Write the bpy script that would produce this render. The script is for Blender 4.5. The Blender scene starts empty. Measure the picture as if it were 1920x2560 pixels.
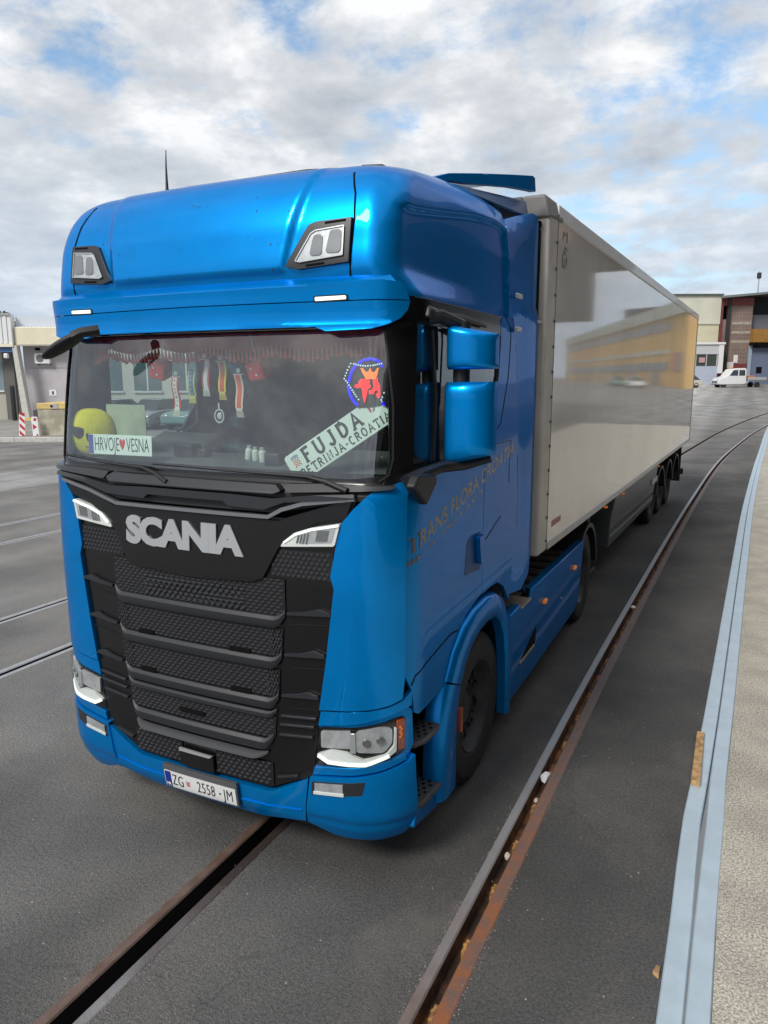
import bpy, bmesh, math, random
from mathutils import Vector, Matrix, Euler
from mathutils.geometry import tessellate_polygon
random.seed(7)
sc = bpy.context.scene
C = sc.collection
R = math.radians
PI = math.pi
# ------------------------------------------------------------------ camera
cam_d = bpy.data.cameras.new('camera'); cam = bpy.data.objects.new('camera', cam_d); C.objects.link(cam)
cam_d.sensor_fit = 'VERTICAL'; cam_d.sensor_height = 36.0; cam_d.lens = 36.0 * 1832.04 / 2560.0
cam_d.clip_start = 0.05; cam_d.clip_end = 3000
_y, _p, _r = R(25.888), R(10.504), R(-0.177)
_F = Vector((-math.sin(_y) * math.cos(_p), math.cos(_y) * math.cos(_p), -math.sin(_p)))
_X = _F.cross(Vector((0, 0, 1))).normalized(); _U = _X.cross(_F)
_X2 = _X * math.cos(_r) + _U * math.sin(_r); _U2 = -_X * math.sin(_r) + _U * math.cos(_r)
M = Matrix((_X2, _U2, -_F)).transposed().to_4x4(); M.translation = Vector((2.6816, -3.0698, 2.7443))
cam.matrix_world = M
sc.camera = cam
# ------------------------------------------------------------------ sky and sun
SUN_EL, SUN_AZ = 42.0, 194.0      # azimuth, degrees clockwise from +Y; light comes from front left of the truck
w = bpy.data.worlds.new('World'); sc.world = w; w.use_nodes = True
nt = w.node_tree; nt.nodes.clear()
def N(tree, typ, **kw):
    n = tree.nodes.new(typ)
    for k, v in kw.items():
        if k in ('ins',):
            for a, b in v.items(): n.inputs[a].default_value = b
        else: setattr(n, k, v)
    return n
out = N(nt, 'ShaderNodeOutputWorld'); bg = N(nt, 'ShaderNodeBackground')
sky = N(nt, 'ShaderNodeTexSky', sky_type='NISHITA'); sky.sun_disc = False
sky.sun_elevation = R(SUN_EL); sky.sun_rotation = R(SUN_AZ)
tc = N(nt, 'ShaderNodeTexCoord'); sx = N(nt, 'ShaderNodeSeparateXYZ'); nt.links.new(tc.outputs['Generated'], sx.inputs[0])
def mth(tree, op, a, b=None, c=None, clamp=False):
    n = N(tree, 'ShaderNodeMath', operation=op); n.use_clamp = clamp
    for i, v in enumerate((a, b, c)):
        if v is None: continue
        if isinstance(v, (int, float)): n.inputs[i].default_value = v
        else: tree.links.new(v, n.inputs[i])
    return n.outputs[0]
zz = mth(nt, 'ADD', mth(nt, 'MAXIMUM', sx.outputs[2], 0.0), 0.24)
px = mth(nt, 'DIVIDE', sx.outputs[0], zz); py = mth(nt, 'DIVIDE', sx.outputs[1], zz)
cb = N(nt, 'ShaderNodeCombineXYZ'); nt.links.new(px, cb.inputs[0]); nt.links.new(py, cb.inputs[1])
def wnoise(scale, det, rough, off, dist=0.0):
    mp = N(nt, 'ShaderNodeMapping'); mp.inputs['Location'].default_value = off
    nt.links.new(cb.outputs[0], mp.inputs[0])
    n = N(nt, 'ShaderNodeTexNoise'); n.inputs['Scale'].default_value = scale; n.inputs['Detail'].default_value = det
    n.inputs['Roughness'].default_value = rough; n.inputs['Distortion'].default_value = dist
    nt.links.new(mp.outputs[0], n.inputs['Vector']); return n.outputs['Fac']
n_big = wnoise(1.3, 4, 0.5, (3.1, 1.7, 0)); n_mid = wnoise(4.6, 10, 0.64, (0.4, 5.2, 0), 0.15); n_sh = wnoise(3.0, 10, 0.60, (7.3, 2.9, 1), 0.12)
# a wide break in the cloud deck to the upper right of the road
ddir = Vector((-0.17, 0.918, 0.34)).normalized()
dp = N(nt, 'ShaderNodeVectorMath', operation='DOT_PRODUCT'); nt.links.new(tc.outputs['Generated'], dp.inputs[0]); dp.inputs[1].default_value = ddir
gap = N(nt, 'ShaderNodeMapRange'); gap.inputs['From Min'].default_value = 0.90; gap.inputs['From Max'].default_value = 0.99; nt.links.new(dp.outputs['Value'], gap.inputs[0])
cov = mth(nt, 'ADD', mth(nt, 'MULTIPLY', n_big, 0.45), mth(nt, 'MULTIPLY', n_mid, 0.55))
cov = mth(nt, 'SUBTRACT', cov, mth(nt, 'MULTIPLY', gap.outputs[0], 0.112))
ramp = N(nt, 'ShaderNodeMapRange'); ramp.interpolation_type = 'SMOOTHSTEP'
ramp.inputs['From Min'].default_value = 0.30; ramp.inputs['From Max'].default_value = 0.455; nt.links.new(cov, ramp.inputs[0])
cr = N(nt, 'ShaderNodeValToRGB'); nt.links.new(n_sh, cr.inputs[0])
e = cr.color_ramp.elements; e[0].position = 0.38; e[0].color = (0.88, 0.89, 0.90, 1); e[1].position = 0.70; e[1].color = (0.42, 0.46, 0.52, 1)
m_ = cr.color_ramp.elements.new(0.5); m_.color = (0.64, 0.665, 0.70, 1)
skm = N(nt, 'ShaderNodeVectorMath', operation='MULTIPLY'); nt.links.new(sky.outputs[0], skm.inputs[0]); skm.inputs[1].default_value = (0.155, 0.175, 0.175)
# pale blue grey veil low over the horizon
hz = N(nt, 'ShaderNodeMapRange'); hz.inputs['From Min'].default_value = 0.0; hz.inputs['From Max'].default_value = 0.30; hz.inputs['To Min'].default_value = 1.0; hz.inputs['To Max'].default_value = 0.0
nt.links.new(sx.outputs[2], hz.inputs[0])
mx = N(nt, 'ShaderNodeMix', data_type='RGBA'); nt.links.new(ramp.outputs[0], mx.inputs[0]); nt.links.new(skm.outputs[0], mx.inputs[6]); nt.links.new(cr.outputs[0], mx.inputs[7])
mx2 = N(nt, 'ShaderNodeMix', data_type='RGBA'); nt.links.new(mth(nt, 'MULTIPLY', hz.outputs[0], 0.8), mx2.inputs[0]); nt.links.new(mx.outputs[2], mx2.inputs[6]); mx2.inputs[7].default_value = (0.47, 0.59, 0.73, 1)
# below the horizon the dome is the same dull grey as far ground
gm = N(nt, 'ShaderNodeMapRange'); gm.inputs['From Min'].default_value = -0.02; gm.inputs['From Max'].default_value = 0.0; nt.links.new(sx.outputs[2], gm.inputs[0])
mx3 = N(nt, 'ShaderNodeMix', data_type='RGBA'); nt.links.new(gm.outputs[0], mx3.inputs[0]); mx3.inputs[6].default_value = (0.2, 0.21, 0.22, 1); nt.links.new(mx2.outputs[2], mx3.inputs[7])
nt.links.new(mx3.outputs[2], bg.inputs[0]); bg.inputs[1].default_value = 0.60
nt.links.new(bg.outputs[0], out.inputs[0])
sl = bpy.data.lights.new('sun', 'SUN'); sl.energy = 1.5; sl.angle = R(16); sl.color = (1.0, 0.96, 0.9)
so = bpy.data.objects.new('sun', sl); C.objects.link(so)
_sd = Vector((math.sin(R(SUN_AZ)) * math.cos(R(SUN_EL)), math.cos(R(SUN_AZ)) * math.cos(R(SUN_EL)), math.sin(R(SUN_EL))))
so.rotation_euler = _sd.to_track_quat('Z', 'Y').to_euler(); so.location = (-10, -10, 30)
sc.view_settings.view_transform = 'Standard'; sc.view_settings.look = 'None'; sc.view_settings.exposure = 0.90; sc.view_settings.gamma = 1.0
sc.cycles.use_denoising = True
sc.cycles.max_bounces = 10; sc.cycles.transparent_max_bounces = 12

# ------------------------------------------------------------------ materials
MATS = {}
def mat(name, col, rough=0.5, metal=0.0, coat=0.0, spec=0.5, var=0.0, vscale=6.0, bump=0.0, bscale=40.0, emit=None, es=1.0, rvar=0.0, col2=None, cmin=0.4, cmax=0.6, vdet=6, coatrough=0.03):
    if name in MATS: return MATS[name]
    m = bpy.data.materials.new(name); m.use_nodes = True; t = m.node_tree; b = t.nodes['Principled BSDF']
    b.inputs['Base Color'].default_value = (*col, 1); b.inputs['Roughness'].default_value = rough; b.inputs['Metallic'].default_value = metal
    b.inputs['Coat Weight'].default_value = coat; b.inputs['Coat Roughness'].default_value = coatrough; b.inputs['Specular IOR Level'].default_value = spec
    if emit: b.inputs['Emission Color'].default_value = (*emit, 1); b.inputs['Emission Strength'].default_value = es
    if var or col2 or bump or rvar:
        co = N(t, 'ShaderNodeTexCoord')
    if var or col2:
        n = N(t, 'ShaderNodeTexNoise'); n.inputs['Scale'].default_value = vscale; n.inputs['Detail'].default_value = vdet; n.inputs['Roughness'].default_value = 0.6
        t.links.new(co.outputs['Object'], n.inputs['Vector'])
        mr = N(t, 'ShaderNodeMapRange'); mr.inputs['From Min'].default_value = cmin; mr.inputs['From Max'].default_value = cmax; t.links.new(n.outputs['Fac'], mr.inputs[0])
        x = N(t, 'ShaderNodeMix', data_type='RGBA'); t.links.new(mr.outputs[0], x.inputs[0])
        x.inputs[6].default_value = (*[c * (1 - var) for c in col], 1); x.inputs[7].default_value = (*(col2 or [min(1, c * (1 + var)) for c in col]), 1)
        t.links.new(x.outputs[2], b.inputs['Base Color'])
        if rvar:
            rr = N(t, 'ShaderNodeMapRange'); rr.inputs['To Min'].default_value = max(0, rough - rvar); rr.inputs['To Max'].default_value = min(1, rough + rvar)
            t.links.new(n.outputs['Fac'], rr.inputs[0]); t.links.new(rr.outputs[0], b.inputs['Roughness'])
    if bump:
        n2 = N(t, 'ShaderNodeTexNoise'); n2.inputs['Scale'].default_value = bscale; n2.inputs['Detail'].default_value = 4; t.links.new(co.outputs['Object'], n2.inputs['Vector'])
        bp = N(t, 'ShaderNodeBump'); bp.inputs['Strength'].default_value = bump; bp.inputs['Distance'].default_value = 0.01
        t.links.new(n2.outputs['Fac'], bp.inputs['Height']); t.links.new(bp.outputs[0], b.inputs['Normal'])
    MATS[name] = m; return m
def glass(name, tint, f0=0.04, boost=0.0):
    m = bpy.data.materials.new(name); m.use_nodes = True; t = m.node_tree; t.nodes.clear()
    o = N(t, 'ShaderNodeOutputMaterial'); tr = N(t, 'ShaderNodeBsdfTransparent'); tr.inputs[0].default_value = (*tint, 1)
    g = N(t, 'ShaderNodeBsdfGlossy'); g.inputs['Roughness'].default_value = 0.015
    ge = N(t, 'ShaderNodeNewGeometry'); d = N(t, 'ShaderNodeVectorMath', operation='DOT_PRODUCT'); t.links.new(ge.outputs['Normal'], d.inputs[0]); t.links.new(ge.outputs['Incoming'], d.inputs[1])
    c_ = mth(t, 'SUBTRACT', 1.0, mth(t, 'ABSOLUTE', d.outputs['Value'])); a = mth(t, 'ADD', mth(t, 'MULTIPLY', mth(t, 'POWER', c_, 5.0), 1 - f0), f0 + boost, clamp=True)
    x = N(t, 'ShaderNodeMixShader'); t.links.new(a, x.inputs[0]); t.links.new(tr.outputs[0], x.inputs[1]); t.links.new(g.outputs[0], x.inputs[2]); t.links.new(x.outputs[0], o.inputs[0])
    MATS[name] = m; return m
BLUE = mat('blue metallic paint', (0.0, 0.255, 0.71), 0.31, 0.62, coat=0.38, spec=0.12, coatrough=0.015, var=0.04, vscale=3)
BLUE.node_tree.nodes['Principled BSDF'].inputs['Coat IOR'].default_value = 1.42; BLUE.node_tree.nodes['Principled BSDF'].inputs['Specular Tint'].default_value = (0.0, 0.20, 0.42, 1)
GLOSS = mat('gloss black plastic', (0.005, 0.005, 0.006), 0.25, 0, coat=0.25, coatrough=0.15)
BLACK = mat('matte black plastic', (0.013, 0.014, 0.016), 0.5, bump=0.15, bscale=300)
GREY = mat('dark grey moulding', (0.022, 0.0235, 0.028), 0.40)
DEEP = mat('unlit black', (0.006, 0.006, 0.006), 0.9, spec=0.1)
TRIM = mat('satin grey trim', (0.16, 0.165, 0.175), 0.3, 0.5)
SILV = mat('silver letters', (0.52, 0.54, 0.56), 0.32, 0.5)
CHROME = mat('bright reflector', (0.62, 0.64, 0.66), 0.25, 0.55, var=0.12, vscale=18)
LENSW = mat('frosted lamp white', (0.75, 0.78, 0.76), 0.25, coat=0.6)
DRL = mat('running light', (0.9, 0.95, 0.9), 0.3, emit=(0.92, 1.0, 0.9), es=0.30)
AMBER = mat('amber lens', (0.35, 0.06, 0.01), 0.2, coat=0.7)
AMBERL = mat('amber light', (0.8, 0.22, 0.03), 0.3, emit=(1.0, 0.25, 0.03), es=0.10)
WHITE = mat('white enamel', (0.74, 0.75, 0.75), 0.35, coat=0.3)
TRW = mat('glossy white panel', (0.74, 0.71, 0.65), 0.06, coat=0.4, var=0.07, vscale=1.0, coatrough=0.02, bump=.05, bscale=1.6)
TRP = mat('cream aluminium profile', (0.52, 0.49, 0.44), 0.42, var=0.08, vscale=3)
TRG = mat('grey corner casting', (0.17, 0.165, 0.165), 0.5)
RUB = mat('tyre rubber', (0.022, 0.021, 0.021), 0.75, bump=0.3, bscale=60, var=0.15, vscale=8)
RIM = mat('dark painted rim', (0.03, 0.032, 0.036), 0.5, var=0.2, vscale=12)
STEEL = mat('bare steel', (0.33, 0.34, 0.36), 0.38, 0.7, var=0.1)
CHAS = mat('black chassis paint', (0.02, 0.021, 0.023), 0.6, var=0.3, vscale=5)
BOXG = mat('dark side box panel', (0.045, 0.055, 0.06), 0.3, coat=0.4)
TREAD = mat('step tread grey', (0.09, 0.092, 0.095), 0.55, bump=0.2)
TAN = mat('scuffed tan metal', (0.33, 0.29, 0.24), 0.5, 0.3, var=0.15)
LAMPCLEAR = glass('lamp cover', (0.95, 0.96, 0.96), 0.04)
WSG = glass('windscreen glass', (0.86, 0.96, 0.93), 0.06, 0.125)
SDG = glass('side glass', (0.62, 0.68, 0.70), 0.08, 0.06)
INT = mat('dark cab lining', (0.09, 0.095, 0.10), 0.8)
DASH = mat('dashboard grey', (0.10, 0.105, 0.11), 0.55)
SEAT = mat('seat cloth', (0.03, 0.032, 0.036), 0.9)

# ------------------------------------------------------------------ mesh helpers
class B:
    def __init__(s): s.v = []; s.f = []
    def add(s, vs, fs):
        o = len(s.v); s.v += [tuple(q) for q in vs]; s.f += [tuple(i + o for i in f) for f in fs]; return s
    def box(s, a, b, rot=0.0, piv=None):
        x0, y0, z0 = a; x1, y1, z1 = b
        vs = [(x0,y0,z0),(x1,y0,z0),(x1,y1,z0),(x0,y1,z0),(x0,y0,z1),(x1,y0,z1),(x1,y1,z1),(x0,y1,z1)]
        if rot:
            px_, py_ = piv or ((x0 + x1) / 2, (y0 + y1) / 2); c, q = math.cos(rot), math.sin(rot)
            vs = [(px_ + (x - px_) * c - (y - py_) * q, py_ + (x - px_) * q + (y - py_) * c, z) for x, y, z in vs]
        return s.add(vs, [(3,2,1,0),(4,5,6,7),(0,1,5,4),(1,2,6,5),(2,3,7,6),(3,0,4,7)])
    def hexa(s, vs): return s.add(vs, [(3,2,1,0),(4,5,6,7),(0,1,5,4),(1,2,6,5),(2,3,7,6),(3,0,4,7)])
    def prism(s, poly, fn, t0, t1):      # poly in (u,v); fn(u,v,w)->xyz
        n = len(poly); vs = [fn(u, v, t0) for u, v in poly] + [fn(u, v, t1) for u, v in poly]
        return s.add(vs, [tuple(range(n - 1, -1, -1)), tuple(range(n, 2 * n))] + [(i, (i + 1) % n, n + (i + 1) % n, n + i) for i in range(n)])
    def tube(s, pts, r, n=10, cap=True):
        pts = [Vector(p) for p in pts]; rs = r if isinstance(r, (list, tuple)) else [r] * len(pts)
        o = len(s.v); up = Vector((0, 0, 1)); prev = None
        for i, p in enumerate(pts):
            d = (pts[min(i + 1, len(pts) - 1)] - pts[max(i - 1, 0)]).normalized()
            a = d.cross(up) if prev is None else prev - d * prev.dot(d)
            if a.length < 1e-4: a = d.cross(Vector((1, 0, 0)))
            a.normalize(); prev = a; b_ = d.cross(a)
            for k in range(n):
                th = 2 * PI * k / n; s.v.append(tuple(p + (a * math.cos(th) + b_ * math.sin(th)) * rs[i]))
        for i in range(len(pts) - 1):
            for k in range(n):
                q = (k + 1) % n; s.f.append((o + i * n + k, o + i * n + q, o + (i + 1) * n + q, o + (i + 1) * n + k))
        if cap:
            s.f.append(tuple(o + k for k in range(n - 1, -1, -1))); s.f.append(tuple(o + (len(pts) - 1) * n + k for k in range(n)))
        return s
    def lathe(s, prof, n=48, fn=lambda r, a, h: (r * math.cos(a), r * math.sin(a), h), closed=False):
        o = len(s.v); m = len(prof)
        for k in range(n):
            a = 2 * PI * k / n
            for r, h in prof: s.v.append(fn(r, a, h))
        for k in range(n):
            q = (k + 1) % n
            for j in range(m - (0 if closed else 1)):
                j2 = (j + 1) % m; s.f.append((o + k * m + j, o + q * m + j, o + q * m + j2, o + k * m + j2))
        return s
    def plate(s, poly, fn, thick=0.02, off=0.0, step=0.06):
        bm = bmesh.new(); vv = [Vector((u, v, 0)) for u, v in poly]
        bv = [bm.verts.new(q) for q in vv]
        for t in tessellate_polygon([vv]):
            try: bm.faces.new([bv[i] for i in t])
            except ValueError: pass
        if step:
            for ax in (0, 1):
                lo = min(q[ax] for q in poly); hi = max(q[ax] for q in poly); k = math.floor(lo / step) + 1
                while k * step < hi - 1e-4:
                    if k * step > lo + 1e-4:
                        co = Vector((0, 0, 0)); co[ax] = k * step; no = Vector((0, 0, 0)); no[ax] = 1
                        bmesh.ops.bisect_plane(bm, geom=bm.verts[:] + bm.edges[:] + bm.faces[:], dist=1e-5, plane_co=co, plane_no=no)
                    k += 1
        bmesh.ops.recalc_face_normals(bm, faces=bm.faces[:])
        if bm.faces and sum(f.normal.z for f in bm.faces) < 0: bmesh.ops.reverse_faces(bm, faces=bm.faces[:])
        bm.verts.index_update(); n = len(bm.verts); uv = [(q.co.x, q.co.y) for q in bm.verts]
        vs = [fn(u, v, off) for u, v in uv] + [fn(u, v, off - thick) for u, v in uv]
        fs = []
        if not thick:
            fs = [tuple(q.index for q in f.verts) for f in bm.faces]; bm.free(); return s.add(vs[:n], fs)
        for f in bm.faces: fs.append(tuple(q.index for q in f.verts)); fs.append(tuple(n + q.index for q in reversed(f.verts)))
        for e_ in bm.edges:
            if len(e_.link_faces) == 1:
                l = e_.link_loops[0]; a, b_ = l.vert.index, l.link_loop_next.vert.index; fs.append((b_, a, n + a, n + b_))
        bm.free(); return s.add(vs, fs)
    def build(s, name, m, parent=None, smooth=True, bevel=0.0, ang=35, seg=2, recalc=False, loc=None, rot=None):
        me = bpy.data.meshes.new(name); me.from_pydata(s.v, [], s.f); me.materials.append(m)
        if recalc:
            b_ = bmesh.new(); b_.from_mesh(me); bmesh.ops.recalc_face_normals(b_, faces=b_.faces[:]); b_.to_mesh(me); b_.free()
        me.update()
        if smooth:
            for p in me.polygons: p.use_smooth = True
            me.set_sharp_from_angle(angle=R(ang))
        o = bpy.data.objects.new(name, me); C.objects.link(o)
        if parent is not None: o.parent = parent
        if loc: o.location = loc
        if rot: o.rotation_euler = rot
        if bevel:
            bv = o.modifiers.new('bevel', 'BEVEL'); bv.width = bevel; bv.segments = seg; bv.limit_method = 'ANGLE'; bv.angle_limit = R(42); bv.harden_normals = False
        return o
def tag(o, label, cat, group=None, kind=None):
    if label: o['label'] = label
    if cat: o['category'] = cat
    if group: o['group'] = group
    if kind: o['kind'] = kind
    return o
def empty(name, loc=(0, 0, 0), rz=0.0, label=None, cat=None, group=None):
    o = bpy.data.objects.new(name, None); C.objects.link(o); o.location = loc; o.rotation_euler = (0, 0, rz); o.empty_display_size = 0.2
    return tag(o, label, cat, group)
def struct(o): o['kind'] = 'structure'; return o
def mir(poly): return [(-u, v) for u, v in reversed(poly)]
def text_mesh(body, size, fn, bold=0.0, xs=1.0, extrude=0.0, depth=0.004, spacing=1.0, align='CENTER', vert=False):
    cu = bpy.data.curves.new('t', 'FONT'); cu.body = body; cu.size = size; cu.offset = bold; cu.align_x = align; cu.align_y = 'CENTER'
    cu.space_character = spacing; cu.resolution_u = 4; cu.fill_mode = 'BOTH' if hasattr(cu, 'fill_mode') else cu.fill_mode
    ob = bpy.data.objects.new('t', cu); C.objects.link(ob); bpy.context.view_layer.update()
    me = bpy.data.meshes.new_from_object(ob.evaluated_get(bpy.context.evaluated_depsgraph_get()))
    bm = bmesh.new(); bm.from_mesh(me); bmesh.ops.triangulate(bm, faces=bm.faces[:]); bm.verts.index_update()
    b_ = B(); n = len(bm.verts); uv = [(q.co.x * xs, q.co.y) for q in bm.verts]
    vs = [fn(u, v, depth) for u, v in uv] + [fn(u, v, 0) for u, v in uv]; fs = []
    for f in bm.faces:
        idx = [q.index for q in f.verts]
        if f.normal.z < 0: idx.reverse()
        fs.append(tuple(idx))
    for e_ in bm.edges:
        if len(e_.link_faces) == 1:
            l = e_.link_loops[0]; a, c_ = l.vert.index, l.link_loop_next.vert.index; fs.append((c_, a, n + a, n + c_))
    b_.add(vs, fs); bm.free(); bpy.data.objects.remove(ob); bpy.data.curves.remove(cu); bpy.data.meshes.remove(me)
    return b_
# ------------------------------------------------------------------ stroke letters with slab serifs
def arc(cx, cy, rx, ry, a0, a1, n=8): return [(cx + rx * math.cos(R(a0 + (a1 - a0) * i / n)), cy + ry * math.sin(R(a0 + (a1 - a0) * i / n))) for i in range(n + 1)]
GL = {  # strokes, serif points
 'F': (.62, [[(.12,0),(.12,1)],[(.12,.95),(.58,.95)],[(.12,.52),(.45,.52)]], [(.12,0),(.12,1)]),
 'U': (.74, [[(.12,1),(.12,.35)]+arc(.37,.33,.25,.30,180,360)+[(.62,1)]], [(.12,1),(.62,1)]),
 'J': (.56, [[(.42,1),(.42,.28)]+arc(.24,.27,.18,.24,0,-170)], [(.42,1)]),
 'D': (.72, [[(.12,.05),(.12,.95),(.30,.95)]+arc(.30,.5,.33,.45,90,-90)+[(.12,.05)]], []),
 'A': (.74, [[(.06,0),(.37,1),(.68,0)],[(.18,.34),(.56,.34)]], [(.06,0),(.68,0)]),
 'P': (.62, [[(.12,0),(.12,.95),(.32,.95)]+arc(.32,.72,.24,.23,90,-90)+[(.12,.49)]], [(.12,0)]),
 'E': (.62, [[(.58,.05),(.12,.05),(.12,.95),(.56,.95)],[(.12,.52),(.46,.52)]], []),
 'T': (.66, [[(.33,0),(.33,.95)],[(.03,.80),(.03,.95),(.63,.95),(.63,.80)]], [(.33,0)]),
 'R': (.68, [[(.12,0),(.12,.95),(.32,.95)]+arc(.32,.73,.22,.22,90,-90)+[(.12,.51)],[(.34,.51),(.62,0)]], [(.12,0)]),
 'I': (.30, [[(.15,0),(.15,1)]], [(.15,0),(.15,1)]),
 'N': (.74, [[(.12,0),(.12,1),(.62,0),(.62,1)]], [(.12,0),(.62,1)]),
 'C': (.68, [arc(.36,.5,.27,.46,50,310,14)], []),
 'O': (.76, [arc(.38,.5,.28,.46,0,358,22)], []),
 '-': (.40, [[(.06,.45),(.34,.45)]], []),
}
def stroke(b_, pts, wd, fn, dep):
    P_ = [Vector((x, y)) for x, y in pts]; L, Rr = [], []
    for i, p in enumerate(P_):
        d0 = (p - P_[i - 1]).normalized() if i else (P_[1] - p).normalized(); d1 = (P_[i + 1] - p).normalized() if i < len(P_) - 1 else d0
        n0, n1 = Vector((-d0.y, d0.x)), Vector((-d1.y, d1.x)); m_ = n0 + n1
        m_ = m_ / max(0.35, m_.dot(n0)) if m_.length > 1e-3 else n0
        L.append(p + m_ * wd / 2); Rr.append(p - m_ * wd / 2)
    n = len(P_); vs = [fn(q.x, q.y, dep) for q in L] + [fn(q.x, q.y, dep) for q in Rr]
    b_.add(vs, [(i, n + i, n + i + 1, i + 1) for i in range(n - 1)])
def serif_text(body, h, wd, fn, gap=.12):
    b_ = B(); x = 0; tot = sum((GL[c][0] + gap) if c != ' ' else .4 for c in body) - gap; k = 0
    for c in body:
        if c == ' ': x += .4; continue
        W_, st, se = GL[c]
        def f2(u, v, d, x=x): return fn((x + u - tot / 2) * h, (v - .5) * h, d)
        for s_ in st: stroke(b_, s_, wd, f2, 0.0008 + 0.0003 * (k % 5)); k += 1
        for (u, v) in se: stroke(b_, [(u - .13, v + (.03 if v < .5 else -.03)), (u + .13, v + (.03 if v < .5 else -.03))], wd * .6, f2, 0.0008 + 0.0003 * (k % 5)); k += 1
        x += W_ + gap
    return b_
# ------------------------------------------------------------------ cab surface: t runs round the cab from the centre of its front, z is height
LV=[(0.20,.10,.05,1.20,.34),(0.27,.055,.05,1.24,.34),(0.34,.02,.05,1.25,.33),(.45,.005,.05,1.255,.33),(.62,.0,.05,1.25,.32),(1.0,.005,.05,1.24,.30),
(1.7,.01,.05,1.235,.27),(2.16,.035,.05,1.235,.25),(2.215,.076,.05,1.235,.245),(2.27,.085,.05,1.235,.24),(2.6,.135,.052,1.23,.22),(2.98,.19,.055,1.225,.21),(3.14,.165,.05,1.22,.20),(3.2,.15,.05,1.19,.18),(3.27,.137,.05,1.155,.16),(3.4,.155,.05,1.148,.155),(3.5,.175,.05,1.142,.155),(3.62,.222,.052,1.128,.16),(3.70,.272,.055,1.105,.17),(3.745,.315,.06,1.085,.19),(3.785,.385,.06,1.045,.22),(3.82,.51,.065,.99,.26),(3.85,.68,.07,.93,.30),(3.88,.93,.07,.86,.33),(3.90,1.18,.07,.76,.33),(3.91,1.45,.05,.62,.3)]
_T = []
for i in range(len(LV)):
    a, b_ = LV[max(0, i - 1)], LV[min(len(LV) - 1, i + 1)]; _T.append([(b_[k] - a[k]) / max(1e-6, b_[0] - a[0]) for k in range(5)])
def lv(z):
    if z <= LV[0][0]: return LV[0][1:]
    for i in range(len(LV) - 1):
        a, b_ = LV[i], LV[i + 1]
        if z <= b_[0]:
            h = b_[0] - a[0]; s = (z - a[0]) / h
            if z < 3.0: return tuple(a[k] + (b_[k] - a[k]) * s for k in range(1, 5))
            h00, h10, h01, h11 = 2*s**3-3*s*s+1, s**3-2*s*s+s, -2*s**3+3*s*s, s**3-s*s
            return tuple(h00*a[k] + h10*h*_T[i][k] + h01*b_[k] + h11*h*_T[i+1][k] for k in range(1, 5))
    return LV[-1][1:]
def P(t, z, off=0.0):
    F, k, W, Rr = lv(z); s = -1 if t < 0 else 1; t = abs(t); xa = W - Rr; ya = F + k*xa*xa; m_ = 2*k*xa; L = Rr*PI/2
    if t <= xa: x = t; y = F + k*t*t; nx, ny = 2*k*t, -1.0
    elif t <= xa + L:
        a = (t - xa)/Rr; x = xa + Rr*math.sin(a); y = ya + Rr*(1 - math.cos(a)) + m_*Rr*math.sin(a); nx, ny = math.sin(a) + m_*math.cos(a), -math.cos(a)
    else: x = W; y = ya + Rr + m_*Rr + (t - xa - L); nx, ny = 1.0, 0.0
    n = math.hypot(nx, ny); x += nx/n*off; y += ny/n*off
    return (s*x, y, z)
def ty(y, z):
    F, k, W, Rr = lv(z); xa = W - Rr; return xa + Rr*PI/2 + (y - (F + k*xa*xa + Rr + 2*k*xa*Rr))
def strip(pts, wd):      # ribbon polygon round an open polyline in (u,v)
    P_ = [Vector(p) for p in pts]; L, Rr = [], []
    for i, p in enumerate(P_):
        d0 = (p - P_[i-1]).normalized() if i else (P_[1] - p).normalized(); d1 = (P_[i+1] - p).normalized() if i < len(P_) - 1 else d0
        n_ = Vector((-(d0+d1).y, (d0+d1).x)).normalized(); L.append(p + n_*wd/2); Rr.append(p - n_*wd/2)
    return [(q.x, q.y) for q in L] + [(q.x, q.y) for q in reversed(Rr)]
def smooth_poly(pts, r=.02, n=4):     # round the corners of a polygon
    out_ = []; m_ = len(pts)
    for i in range(m_):
        p, a, b_ = Vector(pts[i]), Vector(pts[i-1]), Vector(pts[(i+1) % m_]); d0, d1 = a - p, b_ - p
        q = min(r, d0.length*.45, d1.length*.45); s, e_ = p + d0.normalized()*q, p + d1.normalized()*q
        for k in range(n + 1):
            u = k/n; c_ = s*(1-u)**2 + p*2*u*(1-u) + e_*u*u; out_.append((c_.x, c_.y))
    return out_
# ================================================================== TRACTOR
truck = empty('tractor_unit', (0, 0, 0), 0, 'blue tractor unit with high cab and black grille, coupled to the white trailer', 'truck')
def plates(name, polys, m, parent=truck, thick=.02, off=0.0, bevel=.004, step=.06, fn=P, ang=35, seg=2):
    b_ = B()
    for p in polys: b_.plate(p, fn, thick, off, step)
    return b_.build(name, m, parent, bevel=bevel, ang=ang, seg=seg)
def both(name, poly, m, **k):
    return [plates(name, [poly], m, **k), plates(name, [mir(poly)], m, **k)]
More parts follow.
